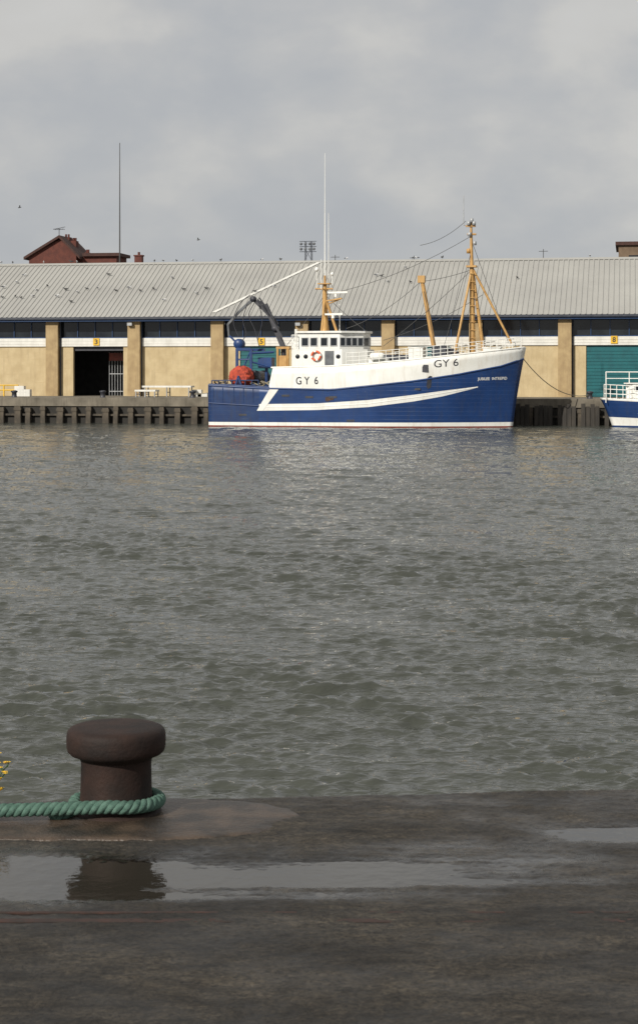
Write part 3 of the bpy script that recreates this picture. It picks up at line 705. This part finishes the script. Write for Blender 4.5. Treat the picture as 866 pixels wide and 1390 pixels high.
mk('rust_patch',H.strip([(t-0.008,z-0.16,z+0.10),(t,z-0.22,z+0.14),(t+0.010,z-0.12,z+0.12),(t+0.02,z-0.1,z+0.05)],0.05),'ruststain',tr)
t,z=H.solve(582,519)
mk('rust_patch',H.strip([(t-0.006,z-0.3,z+0.3),(t,z-0.45,z+0.45),(t+0.008,z-0.35,z+0.42)],0.05),'dark',tr)
def htext(s,px0,px1,pyb0,pyb1,hpx,m,bold=0.0,off=0.05):
    vs,fs=text2d(s,bold); out=[]
    for x,y in vs:
        px=px0+(px1-px0)*x; py=pyb0+(pyb1-pyb0)*x-hpx*y
        t,z=H.solve(px,py); out.append(H.pos(t,z,-1,off))
    mk('lettering',MB().add(out,fs),m,tr)
htext('G Y  6',402,432,522,521.5,10.5,'black',0.01); htext('GY 6',589,622,499,496.5,10,'black',0.0)
htext('JUBILEE  INTREPID',648,688,517.5,516.5,5.0,'white',0.015)
zd=B.uz(430,498,-2)[1]-0.3
xl0=B.uz(396,480,-2.3)[0]; xl1=B.uz(464,480,-2.3)[0]; zl=B.uz(430,474,-2.3)[1]; 
mk('deckhouse',MB().prism([(xl0,-2.3),(xl1,-2.3),(xl1+1.6,-1.2),(xl1+1.6,1.2),(xl1,2.3),(xl0,2.3)],zd,zl),'white',tr)
zw=B.uz(430,452,-2.1)[1]; xw0=B.uz(404,460,-2.1)[0]; xw1=B.uz(461,460,-2.1)[0]; xw2=B.uz(500,460,-0.4)[0]
poly=[(xw0,-2.1),(xw1,-2.1),(xw2-0.25,-1.0),(xw2,-0.3),(xw2,0.3),(xw2-0.25,1.0),(xw1,2.1),(xw0,2.1)]
wo=mk('wheelhouse',MB().prism(poly,zl+0.003,zw),'white',tr)
big=[(x+(0.15 if x>xw1-0.1 else -0.1),y*1.07) for x,y in poly]
mk('wheelhouse_roof',MB().prism(big,zw+0.003,zw+0.14),'white',wo)
mk('deck_edge',MB().prism([(x*1.0+(0.08 if x>xw1-0.1 else -0.05),y*1.1) for x,y in poly],zl-0.06,zl+0.0),'white',wo)
zwa=B.uz(430,469,-2.1)[1]; zwb=B.uz(430,459,-2.1)[1]
def win(p0,p1,z0,z1,parent):
    a=Vector((p0[0],p0[1],0)); b_=Vector((p1[0],p1[1],0)); d_=(b_-a).normalized(); n_=Vector((d_.y,-d_.x,0))
    def quad(a,b_,z0,z1,o0,o1):
        vs=[a+n_*o0,b_+n_*o0,b_+n_*o1,a+n_*o1]; return [(v.x,v.y,z0) for v in vs]+[(v.x,v.y,z1) for v in vs]
    fs=[(3,2,1,0),(4,5,6,7),(0,1,5,4),(1,2,6,5),(2,3,7,6),(3,0,4,7)]
    w_=mk('window',MB().add(quad(a,b_,z0,z1,0.002,0.02),fs),'glass',parent)
    fr_=MB()
    fr_.add(quad(a-d_*.05,b_+d_*.05,z0-0.05,z0-0.003,0.002,0.04),fs); fr_.add(quad(a-d_*.05,b_+d_*.05,z1+0.003,z1+0.05,0.002,0.04),fs)
    fr_.add(quad(a-d_*.05,a-d_*.003,z0,z1,0.002,0.04),fs); fr_.add(quad(b_+d_*.003,b_+d_*.05,z0,z1,0.002,0.04),fs)
    mk('frame',fr_,'steel',w_)
for a_,b2 in((410,418),(422,430),(436,444),(449,457)):
    win((B.uz(a_,460,-2.1)[0],-2.1),(B.uz(b2,460,-2.1)[0],-2.1),zwa,zwb,wo)
def edgewins(pa,pb,n_):
    for q in range(n_):
        f0=(q+0.14)/n_; f1=(q+0.86)/n_
        win((pa[0]+(pb[0]-pa[0])*f0,pa[1]+(pb[1]-pa[1])*f0),(pa[0]+(pb[0]-pa[0])*f1,pa[1]+(pb[1]-pa[1])*f1),zwa,zwb,wo)
edgewins(poly[1],poly[2],4); edgewins(poly[2],poly[3],1); edgewins(poly[3],poly[4],1); edgewins(poly[4],poly[5],1); edgewins(poly[5],poly[6],3)
xd=B.uz(447,485,-2.3)[0]; mk('door',MB().box(xd-0.32,xd+0.32,-2.34,-2.302,zd+0.35,zl-0.12),'midgrey',tr)
for px in(404,415,459):
    x=B.uz(px,484,-2.3)[0]; z=B.uz(px,484,-2.3)[1]; mk('porthole',MB().lathe([(0.001,-0.03),(0.14,-0.03),(0.16,0.0)],14,0,(x,-2.302,z),'y'),'glass',tr)
def torus(R_,r_,c,n=28,m_=10,mi=None):
    mb=MB(); P=[(c[0]+R_*math.cos(2*math.pi*i/n),c[1],c[2]+R_*math.sin(2*math.pi*i/n)) for i in range(n)]; mb.path(P,r_,m_,closed=True); 
    if mi: 
        for i in range(len(mb.m)): mb.m[i]=1 if (i//m_)%7<2 else 0
    return mb
x,z=B.uz(429,483,-2.42); mk('lifebuoy',torus(0.31,0.075,(x,-2.42,z),mi=True),['lifeb','white'],tr,label='orange and white ring lifebuoy')
g=MB()
for px in(377,391):
    for y in(-1.7,1.7):
        x,z=B.uz(px,468,y); g.tube((x,y,zb),(x,y,B.uz(px,472,-1.7)[1]),0.09)
xg0,zg0=B.uz(377,472,-1.7); xg1,zg1=B.uz(391,472,-1.7)
g.beam((xg0-0.1,-1.7,zg0),(xg1+0.1,-1.7,zg0),0.16,0.16); g.beam((xg0,1.7,zg0),(xg1,1.7,zg0),0.16,0.16)
g.tube((xg0,-1.7,zg0),(xg0,1.7,zg0),0.08); g.tube((xg1,-1.7,zg0),(xg1,1.7,zg0),0.08)
g.box(xg0+0.1,xg1-0.1,-1.75,-1.2,zd+0.2,zd+1.1)
mk('gantry',g,'ochre',tr)
xfn,_=B.uz(400,480,-1.0); mk('exhaust_funnel',MB().prism([(xfn-0.25,-0.9),(xfn+0.3,-0.9),(xfn+0.3,-0.2),(xfn-0.25,-0.2)],zd,zd+2.3).tube((xfn,-0.55,zd+2.3),(xfn+0.0,-0.55,zd+3.0),0.11),'white',tr)
# crane
cr=MB(); cy=-1.2
pb_=B.pt(386,497,cy); pt_=B.pt(385,472,cy); k1=B.pt(344,406,cy); ke=B.pt(374,446,cy)
cr.tube((pb_[0],cy,zb),pt_,0.22,0.18,12); cr.beam(pt_,ke,0.26,0.36,0,0.24,0.32); cr.beam(ke,B.pt(366,426,cy),0.24,0.34,0,0.22,0.28); cr.beam(B.pt(366,427,cy),k1,0.22,0.28,0,0.18,0.22)
cr.beam(B.pt(383,458,cy-0.3),B.pt(366,430,cy-0.3),0.10,0.15); cr.tube(B.pt(366,430,cy-0.3),B.pt(350,406,cy-0.3),0.05)
cr.tube(B.pt(378,440,cy+0.3),B.pt(352,404,cy+0.3),0.05); cr.beam(B.pt(366,427,cy),B.pt(360,413,cy-.05),0.18,0.34)
cr.lathe([(0.01,-0.2),(0.21,-0.2),(0.21,0.2),(0.01,0.2)],14,0,tuple(k1),'y'); cr.lathe([(0.01,-0.24),(0.23,-0.24),(0.23,0.24),(0.01,0.24)],14,0,ke,'y')
for dy_,dz_ in((-0.28,0.35),(-0.2,0.5),(0.25,0.6)):
    a=np.array(B.pt(380,462,cy+dy_)); b_=np.array(B.pt(346,408,cy+dy_)); cr.path([tuple(a*(1-t)+b_*t+np.array([0.15,0,dz_*math.sin(math.pi*t)*(1+0.35*math.sin(9*t))])) for t in np.linspace(0,1,16)],0.03,6)
cro=mk('deck_crane',cr,'dark',tr,label='dark folded knuckle-boom crane with hoses')
ca_=MB(); ca_.beam(k1,B.pt(327,421,cy),0.18,0.20,0,0.15,0.18); ca_.beam(B.pt(328,420,cy),B.pt(309,441,cy),0.15,0.17,0,0.12,0.14); ca_.beam(B.pt(309.5,440,cy),B.pt(311,457,cy),0.12,0.14,0,0.10,0.12)
mk('crane_arm',ca_,'midgrey',cro,label='worn grey outer crane arm')
for pts_ in ([(340,400),(326,412),(317,436),(324,458)],[(346,410),(338,428),(346,448),(352,470)],[(352,414),(356,436),(350,462)],[(336,412),(330,434),(334,452),(330,462)]):
    ch=MB(); C=crom([B.pt(a,b,cy-.2) for a,b in pts_],6); ch.path([tuple(c) for c in C],0.03,6); mk('hose',ch,'dark',cro)
cg=MB(); c0=B.pt(325,467,cy); cg.lathe([(0.02,-0.35),(0.34,-0.35),(0.38,-0.15),(0.25,0.0),(0.25,0.1),(0.38,0.25),(0.34,0.4),(0.02,0.4)],18,0,tuple(c0),'y'); cg.tube(B.pt(312,456,cy),B.pt(320,464,cy),0.07)
mk('power_block',cg,'blue',cro)
# blue stern gantry
g=MB()
for px,y in((322,-1.9),(322,1.9),(341,-1.9),(341,1.9)):
    x,zt_=B.uz(px,474,y); g.beam((x,y,zb),(x,y,zt_),0.18,0.18)
xa_,za_=B.uz(322,474,-1.9); xb_,_=B.uz(341,474,-1.9)
g.beam((xa_,-1.9,za_),(xb_,-1.9,za_),0.2,0.2); g.beam((xa_,1.9,za_),(xb_,1.9,za_),0.2,0.2); g.tube((xa_,-1.9,za_),(xa_,1.9,za_),0.12)
x,z=B.uz(372,478,-1.5); g.tube((xb_,-1.9,za_-0.3),(x,-1.5,z),0.08); g.tube((xb_,-1.9,za_-0.9),(x+0.3,-1.5,z-1.2),0.06)
for f in(0.3,0.55,0.8): g.tube((xa_,-1.9,zb+(za_-zb)*f),(xb_,-1.9,zb+(za_-zb)*f),0.06)
g.tube((xa_,-1.9,zb+1.2),(xb_,-1.9,za_),0.05)
x1_,z1_=B.uz(360,492,-1.3); g.box(x1_-0.5,x1_+0.5,-1.4,-0.5,z1_-0.4,z1_+0.35); g.tube((x1_,-0.9,zb),(x1_,-0.9,z1_),0.12)
mk('stern_gantry',g,'blue',tr)
x,z=B.uz(352,512,0); mk('net_drum',MB().lathe([(0.1,-1.3),(0.5,-1.3),(0.5,-1.2),(0.3,-1.2),(0.42,-0.6),(0.45,0),(0.42,0.7),(0.3,1.2),(0.5,1.2),(0.5,1.3),(0.1,1.3)],20,0,(x,0,z),'y'),['grey'],tr)
g=MB(); pq=None
for px in range(288,352,9):
    x,z=B.uz(px,523,-2.8); q_=(x,-2.8,z+0.35); g.tube((x,-2.8,z-0.3),q_,0.04)
    if pq: g.tube(pq,q_,0.035)
    pq=q_
mk('stern_rail',g,'bluestern',tr)
for px,py,rr_ in((300,519,0.28),(350,522,0.3),(362,520,0.25)):
    x,z=B.uz(px,py,-2.4); mb=MB(); P=[(x+rr_*1.6*math.cos(a),-2.4+rr_*math.sin(a)*0.8+0.1*math.sin(3*a),z+0.12*math.sin(2*a)) for a in np.linspace(0,18,60)]; mb.path(P,0.05,6); mk('coiled_rope',mb,'ropeline',tr)
# aft mast
am=MB(); m0=B.pt(441,450,0); m1=B.pt(441,385,0); am.tube((m0[0],0,zw),m1,0.24,0.15,12)
am.tube(B.pt(457,450,0),B.pt(443,408,0),0.10); am.tube(B.pt(428,392,0),B.pt(452,392,0),0.06)
am.box(m1[0]-0.45,m1[0]+0.45,-0.4,0.4,m1[2]-0.05,m1[2]+0.02)
a=B.pt(464,405,0); am.beam(B.pt(441,409,0),a,0.3,0.10); am.tube(B.pt(441,414,0),B.pt(462,406,0),0.05)
for y in(-1.2,1.2): am.tube((m0[0],y,zw),(m0[0],0,B.pt(441,405,0)[2]),0.07)
am.tube((m1[0],-0.9,B.pt(441,393,0)[2]),(m1[0],0.9,B.pt(441,393,0)[2]),0.05)
am.tube(m1,B.pt(441,374,0),0.08)
amo=mk('mast',am,'ochre',tr)
rd=MB(); c=B.pt(456,403,0); rd.tube((c[0],0,c[2]),(c[0],0,c[2]+0.22),0.12); rd.beam((c[0]-0.85,0.0,c[2]+0.3),(c[0]+0.85,0.0,c[2]+0.33),0.14,0.13); mk('radar_scanner',rd,'white',amo)
rd=MB(); c=B.pt(452,432,-0.4); rd.tube((c[0],-0.4,c[2]),(c[0],-0.4,c[2]+0.22),0.12); rd.beam((c[0]-0.7,-0.4,c[2]+0.28),(c[0]+0.7,-0.4,c[2]+0.3),0.12,0.12); mk('radar_scanner',rd,'white',amo)
mk('antenna',MB().tube(B.pt(441,376,0),B.pt(441,290,0),0.045,0.035).tube(B.pt(441,290,0),B.pt(441,208,0),0.03,0.016),'white',amo)
for a_ in ((446,392,446,289,0.3),(436,392,436,352,-.3),(461,450,461,400,1)):
    mk('antenna',MB().tube(B.pt(a_[0],a_[1],a_[4]),B.pt(a_[2],a_[3],a_[4]),0.035,0.02),'white',amo)
mk('antenna',MB().tube(B.pt(430,392,0),B.pt(430,366,0),0.03).lathe([(0.01,-0.12),(0.13,-0.1),(0.15,0.05),(0.08,0.15),(0.01,0.18)],12,0,B.pt(430,366,0)),'white',amo)
mk('antenna',MB().tube(B.pt(451,392,0),B.pt(451,372,0),0.03).lathe([(0.01,-0.12),(0.1,-0.1),(0.12,0.05),(0.06,0.12),(0.01,0.14)],12,0,B.pt(451,372,0)),'white',amo)
# fore mast
fm=MB(); zf=B.uz(642,480,0)[1]; f0=B.pt(645,480,0); f1=B.pt(640,362,0)
fm.tube((f0[0]-0.2,0,zf),f1,0.22,0.15,12); fm.tube(f1,B.pt(639,302,0),0.13,0.08); fm.tube(B.pt(656,478,0.1),B.pt(642,372,0.1),0.13,0.1)
for y in(-1.9,1.9): fm.tube(B.pt(617,480,y),B.pt(640,366,0),0.085)
fm.tube(B.pt(694,466,0),B.pt(642,366,0),0.08)
fm.tube(B.pt(634,318,0),B.pt(646,318,0),0.07); fm.box(f1[0]-0.35,f1[0]+0.35,-0.35,0.35,f1[2]-0.05,f1[2]+0.08); fm.beam(B.pt(632,307,0),B.pt(645,307,0),0.3,0.10)
for q in range(10):
    p=B.pt(642.5-q*0.2,470-q*11,-0.25); fm.tube((p[0]-0.2,-0.28,p[2]),(p[0]+0.2,-0.28,p[2]),0.025)
c=B.pt(636,340,0); fm.lathe([(0.01,-.2),(.16,-.2),(.16,.1),(.01,.15)],10,0,c)
fmo=mk('mast',fm,'ochre',tr)
for px,py in((636,303),(640,299),(643,303),(637,318),(644,330)):
    c=B.pt(px,py,-0.15); mk('mast_light',MB().lathe([(0.01,-0.15),(0.13,-0.14),(0.13,0.12),(0.01,0.16)],10,0,c),'steel',fmo)
mk('antenna',MB().tube(B.pt(629,305,0),B.pt(629,265,0),0.03,0.02).tube(B.pt(629,305,0),B.pt(634,307,0),0.04),'steel',fmo)
dm=MB(); dm.tube(B.pt(590,478,-0.6),B.pt(573,382,-0.6),0.17,0.14,10); c=B.pt(572,380,-0.6); dm.box(c[0]-0.25,c[0]+0.25,-0.8,-0.4,c[2]-0.2,c[2]+0.3)
mk('derrick',dm,'ochre',tr)
r_=0.018
def wire(a,b_,sag=0.0,n=10):
    a=np.array(a);b_=np.array(b_); P=[a*(1-t)+b_*t-np.array([0,0,4*sag*t*(1-t)]) for t in np.linspace(0,1,n)]; mk('rigging_wire',MB().path([tuple(p) for p in P],r_,5),'wire',tr)
wire(B.pt(640,320,0),B.pt(443,400,0),0.5); wire(B.pt(640,366,0),B.pt(573,382,-0.6),0.1); wire(B.pt(571,382,-.6),B.pt(470,446,-0.3),0.4)
wire(B.pt(640,366,0),B.pt(520,470,-1.5),0.2); wire(B.pt(640,340,0),B.pt(600,478,-2),0.0); wire(B.pt(632,300,0),B.pt(570,333,0),0.3)
wire(B.pt(641,330,0),B.pt(690,466,0),0.0); wire(B.pt(441,400,0),B.pt(380,480,-1.5),0.1); wire(B.pt(441,400,0),B.pt(500,452,0),0.1); wire(B.pt(573,384,-.6),B.pt(590,470,-1.6)); wire(B.pt(655,400,0),B.pt(520,462,-1),0.3)
for side in(-1,1):
    prev=None; rl=MB()
    for i,t in enumerate(np.linspace(H.solve(470,490)[0],0.985,26)):
        zb_=cT0(t); p=H.pos(t,zb_,side,-0.12); hgt=0.92-0.2*t; q=(p[0],p[1],zb_+hgt)
        rl.tube((p[0],p[1],zb_-0.1),q,0.028,n=6)
        if prev:
            for f in(1.0,0.66,0.33): rl.tube((prev[0],prev[1],prev[2]-hgt*(1-f)),(q[0],q[1],q[2]-hgt*(1-f)),0.024,n=6)
        prev=q
    mk('railing',rl,'white',tr)
for (xa2,ya,xb2,yb) in((xw0-0.1,-2.1,xw0-0.1,2.1),(xl0,-2.3,xw0,-2.3)):
    rl=MB()
    for zz in(0.35,0.7,1.0): rl.tube((xa2,ya,zl+zz),(xb2,yb,zl+zz),0.025)
    for q in range(4): rl.tube((xa2+(xb2-xa2)*q/3,ya+(yb-ya)*q/3,zl),(xa2+(xb2-xa2)*q/3,ya+(yb-ya)*q/3,zl+1.0),0.025)
    mk('railing',rl,'white',tr)
g=MB(); x,z=B.uz(612,480,0); dz=cT0(0.75)-0.45
g.lathe([(0.1,-0.9),(0.45,-0.9),(0.45,-0.8),(0.22,-0.8),(0.22,0.8),(0.45,0.8),(0.45,0.9),(0.1,0.9)],16,0,(x,0,dz+0.6),'y'); g.box(x-0.4,x+0.4,-1.1,-0.95,dz,dz+0.8); g.box(x-0.4,x+0.4,0.95,1.1,dz,dz+0.8)
mk('winch',g,'dark',tr)
for px,wd_,h_,y,mm in((515,0.7,0.8,-0.6,'white'),(540,1.0,0.9,0.3,'grey'),(566,0.5,1.3,-0.9,'white'),(597,0.5,1.2,-0.7,'grey'),(668,0.6,0.7,0,'white')):
    g=MB(); x,_=B.uz(px,480,y); t=x/H.xt; z0=cT0(t)-0.45; g.box(x-wd_,x+wd_,y-0.6,y+0.6,z0,z0+h_); g.box(x-wd_-0.05,x+wd_+0.05,y-0.65,y+0.65,z0+h_+0.002,z0+h_+0.07)
    mk('hatch',g,mm,tr)
x,_=B.uz(511,478,-1.6); 
lr=MB().lathe([(0.01,-0.5),(0.22,-0.48),(0.27,-0.3),(0.27,0.3),(0.22,0.48),(0.01,0.5)],16,0,(x,-1.4,cT0(0.5)+0.55),'x'); mk('liferaft_canister',lr,'white',tr)
# red net wound on a drum
bx,bz=B.uz(328,511,-2.0)
nb=empty('net_bin',label='rounded roll of red fishing net wound on a drum',category='fishing net'); place(nb,B,bx,-2.0,0)
mb=MB(); n=30; prof=[(0.05,-0.75),(0.50,-0.74),(0.66,-0.6),(0.74,-0.3),(0.76,0),(0.74,0.3),(0.66,0.6),(0.50,0.74),(0.05,0.75)]
vs=[]
for r,y in prof:
    for k in range(n):
        a=2*math.pi*k/n; rr=r*(1+0.09*r3.uniform(-1,1)); vs.append((1.12*rr*math.cos(a),y,bz+rr*math.sin(a)))
mb.add(vs,[(i*n+k,i*n+(k+1)%n,(i+1)*n+(k+1)%n,(i+1)*n+k) for i in range(len(prof)-1) for k in range(n)],0,False); mk('net',mb,'orange',nb)
g=MB()
for y in(-0.85,0.85):
    g.beam((-0.6,y,zb),(0,y,bz),0.08,0.12); g.beam((0.6,y,zb),(0,y,bz),0.08,0.12)
g.tube((0,-0.9,bz),(0,0.9,bz),0.07)
mk('frame',g,'blue',nb)

def worldpt(fr,p): X_,Y_=fr.world(p[0],p[1]); return np.array([X_,Y_,fr.z0+p[2]])
def line(a,b_,sag,r,label):
    P=[a*(1-t)+b_*t-np.array([0,0,4*sag*t*(1-t)]) for t in np.linspace(0,1,24)]
    mk('mooring_line',MB().path([tuple(p) for p in P],r,6),'ropeline',label=label,category='rope')
qb=worldpt(Q,(Q.uz(800,543,1.2)[0],1.2,0.3)); line(worldpt(B,B.pt(710,487,0)),qb,0.9,0.03,'slack mooring line running from the trawler bow to the quay')
qb3=worldpt(Q,(Q.uz(262,541,1.2)[0],1.2,0.3)); line(worldpt(B,H.pos(0.01,cB(0),1)),qb3,0.2,0.03,'short mooring line from the trawler stern to the quay')
bm=MB().lathe([(0.24,0),(0.2,0.05),(0.18,0.35),(0.26,0.42),(0.26,0.5),(0.1,0.55),(0.001,0.55)],16)
bz0=None
for px in(20,140,262,800,860):
    o=mk('mooring_bollard',bm,'dark') if bz0 is None else bz0.copy()
    if bz0 is not None: COL.objects.link(o)
    bz0=bz0 or o; place(o,Q,Q.uz(px,541,1.2)[0],1.2,0.02); o['label']='small dark iron bollard standing on the quay edge'; o['category']='bollard'; o['group']='bollards along the far quay'

def table(px0,px1,pyt,v,mname='whiteband',label='',name='trestle_table',cat='table'):
    u0=Q.uz(px0,530,v)[0]; u1=Q.uz(px1,530,v)[0]; z=Q.uz(px0,pyt,v)[1]; Lh=(u1-u0)/2
    e_=empty(name,label=label,category=cat); place(e_,Q,(u0+u1)/2,v,0)
    mk('top',MB().box(-Lh,Lh,-0.6,0.6,z-0.14,z),mname,e_)
    for sx in(-1,0,1):
        mk('leg',MB().tube((sx*Lh*0.9,-0.5,0),(sx*Lh*0.9,-0.5,z-0.14),0.05).tube((sx*Lh*0.9,0.5,0),(sx*Lh*0.9,0.5,z-0.14),0.05).tube((sx*Lh*0.9,-0.5,z*0.4),(sx*Lh*0.9,0.5,z*0.4),0.035),'steel',e_)
table(196,262,523.5,8.5,label='long white metal table standing on the quay by the shed')
table(186,214,529,6.0,label='low white trestle bench on the quay',name='bench',cat='bench')
e_=empty('safety_barrier',label='low yellow metal safety barrier on the quay',category='barrier'); place(e_,Q,Q.uz(6,530,9)[0],9,0)
mk('rail',MB().tube((-1.2,0,0.9),(1.2,0,0.9),0.05).tube((-1.2,0,0.5),(1.2,0,0.5),0.05).tube((0,0,0.5),(0,0,0.9),0.03),'yellow',e_)
for sx in(-1.2,0,1.2): mk('post',MB().tube((sx,0,0),(sx,0,0.95),0.06),'yellow',e_)
fb=MB(); fb.box(-0.4,0.4,-0.25,0.25,0,0.03); fb.box(-0.4,-0.37,-0.25,0.25,0.03,0.28); fb.box(0.37,0.4,-0.25,0.25,0.03,0.28); fb.box(-0.37,0.37,-0.25,-0.22,0.03,0.28); fb.box(-0.37,0.37,0.22,0.25,0.03,0.28)
f0=None; zoff=[(28,0),(28,1),(28,2),(36,0),(36,1),(268,0),(268,1),(276,0)]
for px,l in zoff:
    o=mk('fish_box',fb,'whiteband') if f0 is None else f0.copy()
    if f0 is not None: COL.objects.link(o)
    f0=f0 or o; place(o,Q,Q.uz(px,535,9)[0],9,l*0.285); o['label']='empty white plastic fish box stacked on the quay'; o['category']='fish box'; o['group']='fish boxes on the quay'

# ------------------------------------------------------------ second boat
X,Y=Q.world(Q.uz(1030,575,-3)[0],-3.3)
S2=Fr(X,Y,190,WZ)
b2=empty('small_boat',label='small blue and white motor boat with railings moored at the quay',category='boat'); place(b2,S2)
x1t,z1t=S2.uz(814,540,0); x1w,_=S2.uz(831,580,0)
H2=Hull(S2,x1t,z1t,x1w,1.9,t0=0.45,pt=2.2,pb=1.6)
ts=list(np.linspace(0,1,50)); zt2=z1t
top=lambda t: zt2*(0.86+0.14*t**2)
mbh=H2.build([lambda t:-0.8,lambda t:0.0,lambda t:0.12,lambda t:0.30+0.25*t,lambda t:0.42+0.30*t,lambda t:top(t)-0.12,top],lambda b_,t:{0:0,1:0,2:1,3:1,4:0,5:1}[b_],ts)
o=mk('hull',mbh,['blue','white'],b2); s_=o.modifiers.new('s','SOLIDIFY'); s_.thickness=0.05; s_.offset=0
tt=np.linspace(0,0.99,30); vs=[]
for t in tt: vs+=[H2.pos(t,top(t)-0.12,-1,-0.04),H2.pos(t,top(t)-0.12,1,-0.04)]
mk('deck',MB().add(vs,[(2*i,2*i+2,2*i+3,2*i+1) for i in range(29)]),'whiteband',b2)
xc1=S2.uz(849,520,0.9)[0]; zc=S2.uz(850,521,0.9)[1]; zd2=top(0.6)-0.15
cb=mk('cabin',MB().prism([(xc1-4,-0.9),(xc1-0.5,-0.9),(xc1,-0.5),(xc1,0.5),(xc1-0.5,0.9),(xc1-4,0.9)],zd2,zc),'white',b2)
mk('cabin_roof',MB().box(xc1-4.1,xc1+0.15,-1.0,1.0,zc+0.003,zc+0.07),'white',cb)
for q in range(3):
    xx=xc1-0.6-q*1.05
    for y in(-0.93,0.902): mk('window',MB().box(xx-0.7,xx,y,y+0.028,zc-0.5,zc-0.12),'glass',cb)
for s_ in(-1,1):
    g=MB(); pv=None
    for t in np.linspace(0.35,0.975,17):
        p=H2.pos(t,top(t),s_,-0.1); g.tube(p,(p[0],p[1],p[2]+0.95),0.024)
        if pv:
            for f in(0.32,0.64,0.95):
                g.tube((pv[0],pv[1],pv[2]+f),(p[0],p[1],p[2]+f),0.024)
        pv=p
    mk('railing',g,'white',b2)
g=MB(); zz=S2.uz(820,505,0.5)[1]; xx=S2.uz(822,505,0.5)[0]
for y in(-0.7,0.7):
    for q in range(4): g.tube((xx-q*1.6,y,zd2),(xx-q*1.6,y,zz),0.035)
    g.tube((xx,y,zz),(xx-5,y,zz),0.035); g.tube((xx,y,zz-0.45),(xx-5,y,zz-0.45),0.028)
g.tube((xx,-0.7,zz),(xx,0.7,zz),0.035)
mk('canopy_frame',g,'white',b2)
mk('fender',MB().lathe([(0.01,-0.3),(0.15,-0.25),(0.2,0),(0.15,0.25),(0.01,0.32)],14,0,H2.pos(0.75,0.8,1,0.2)),'white',b2)
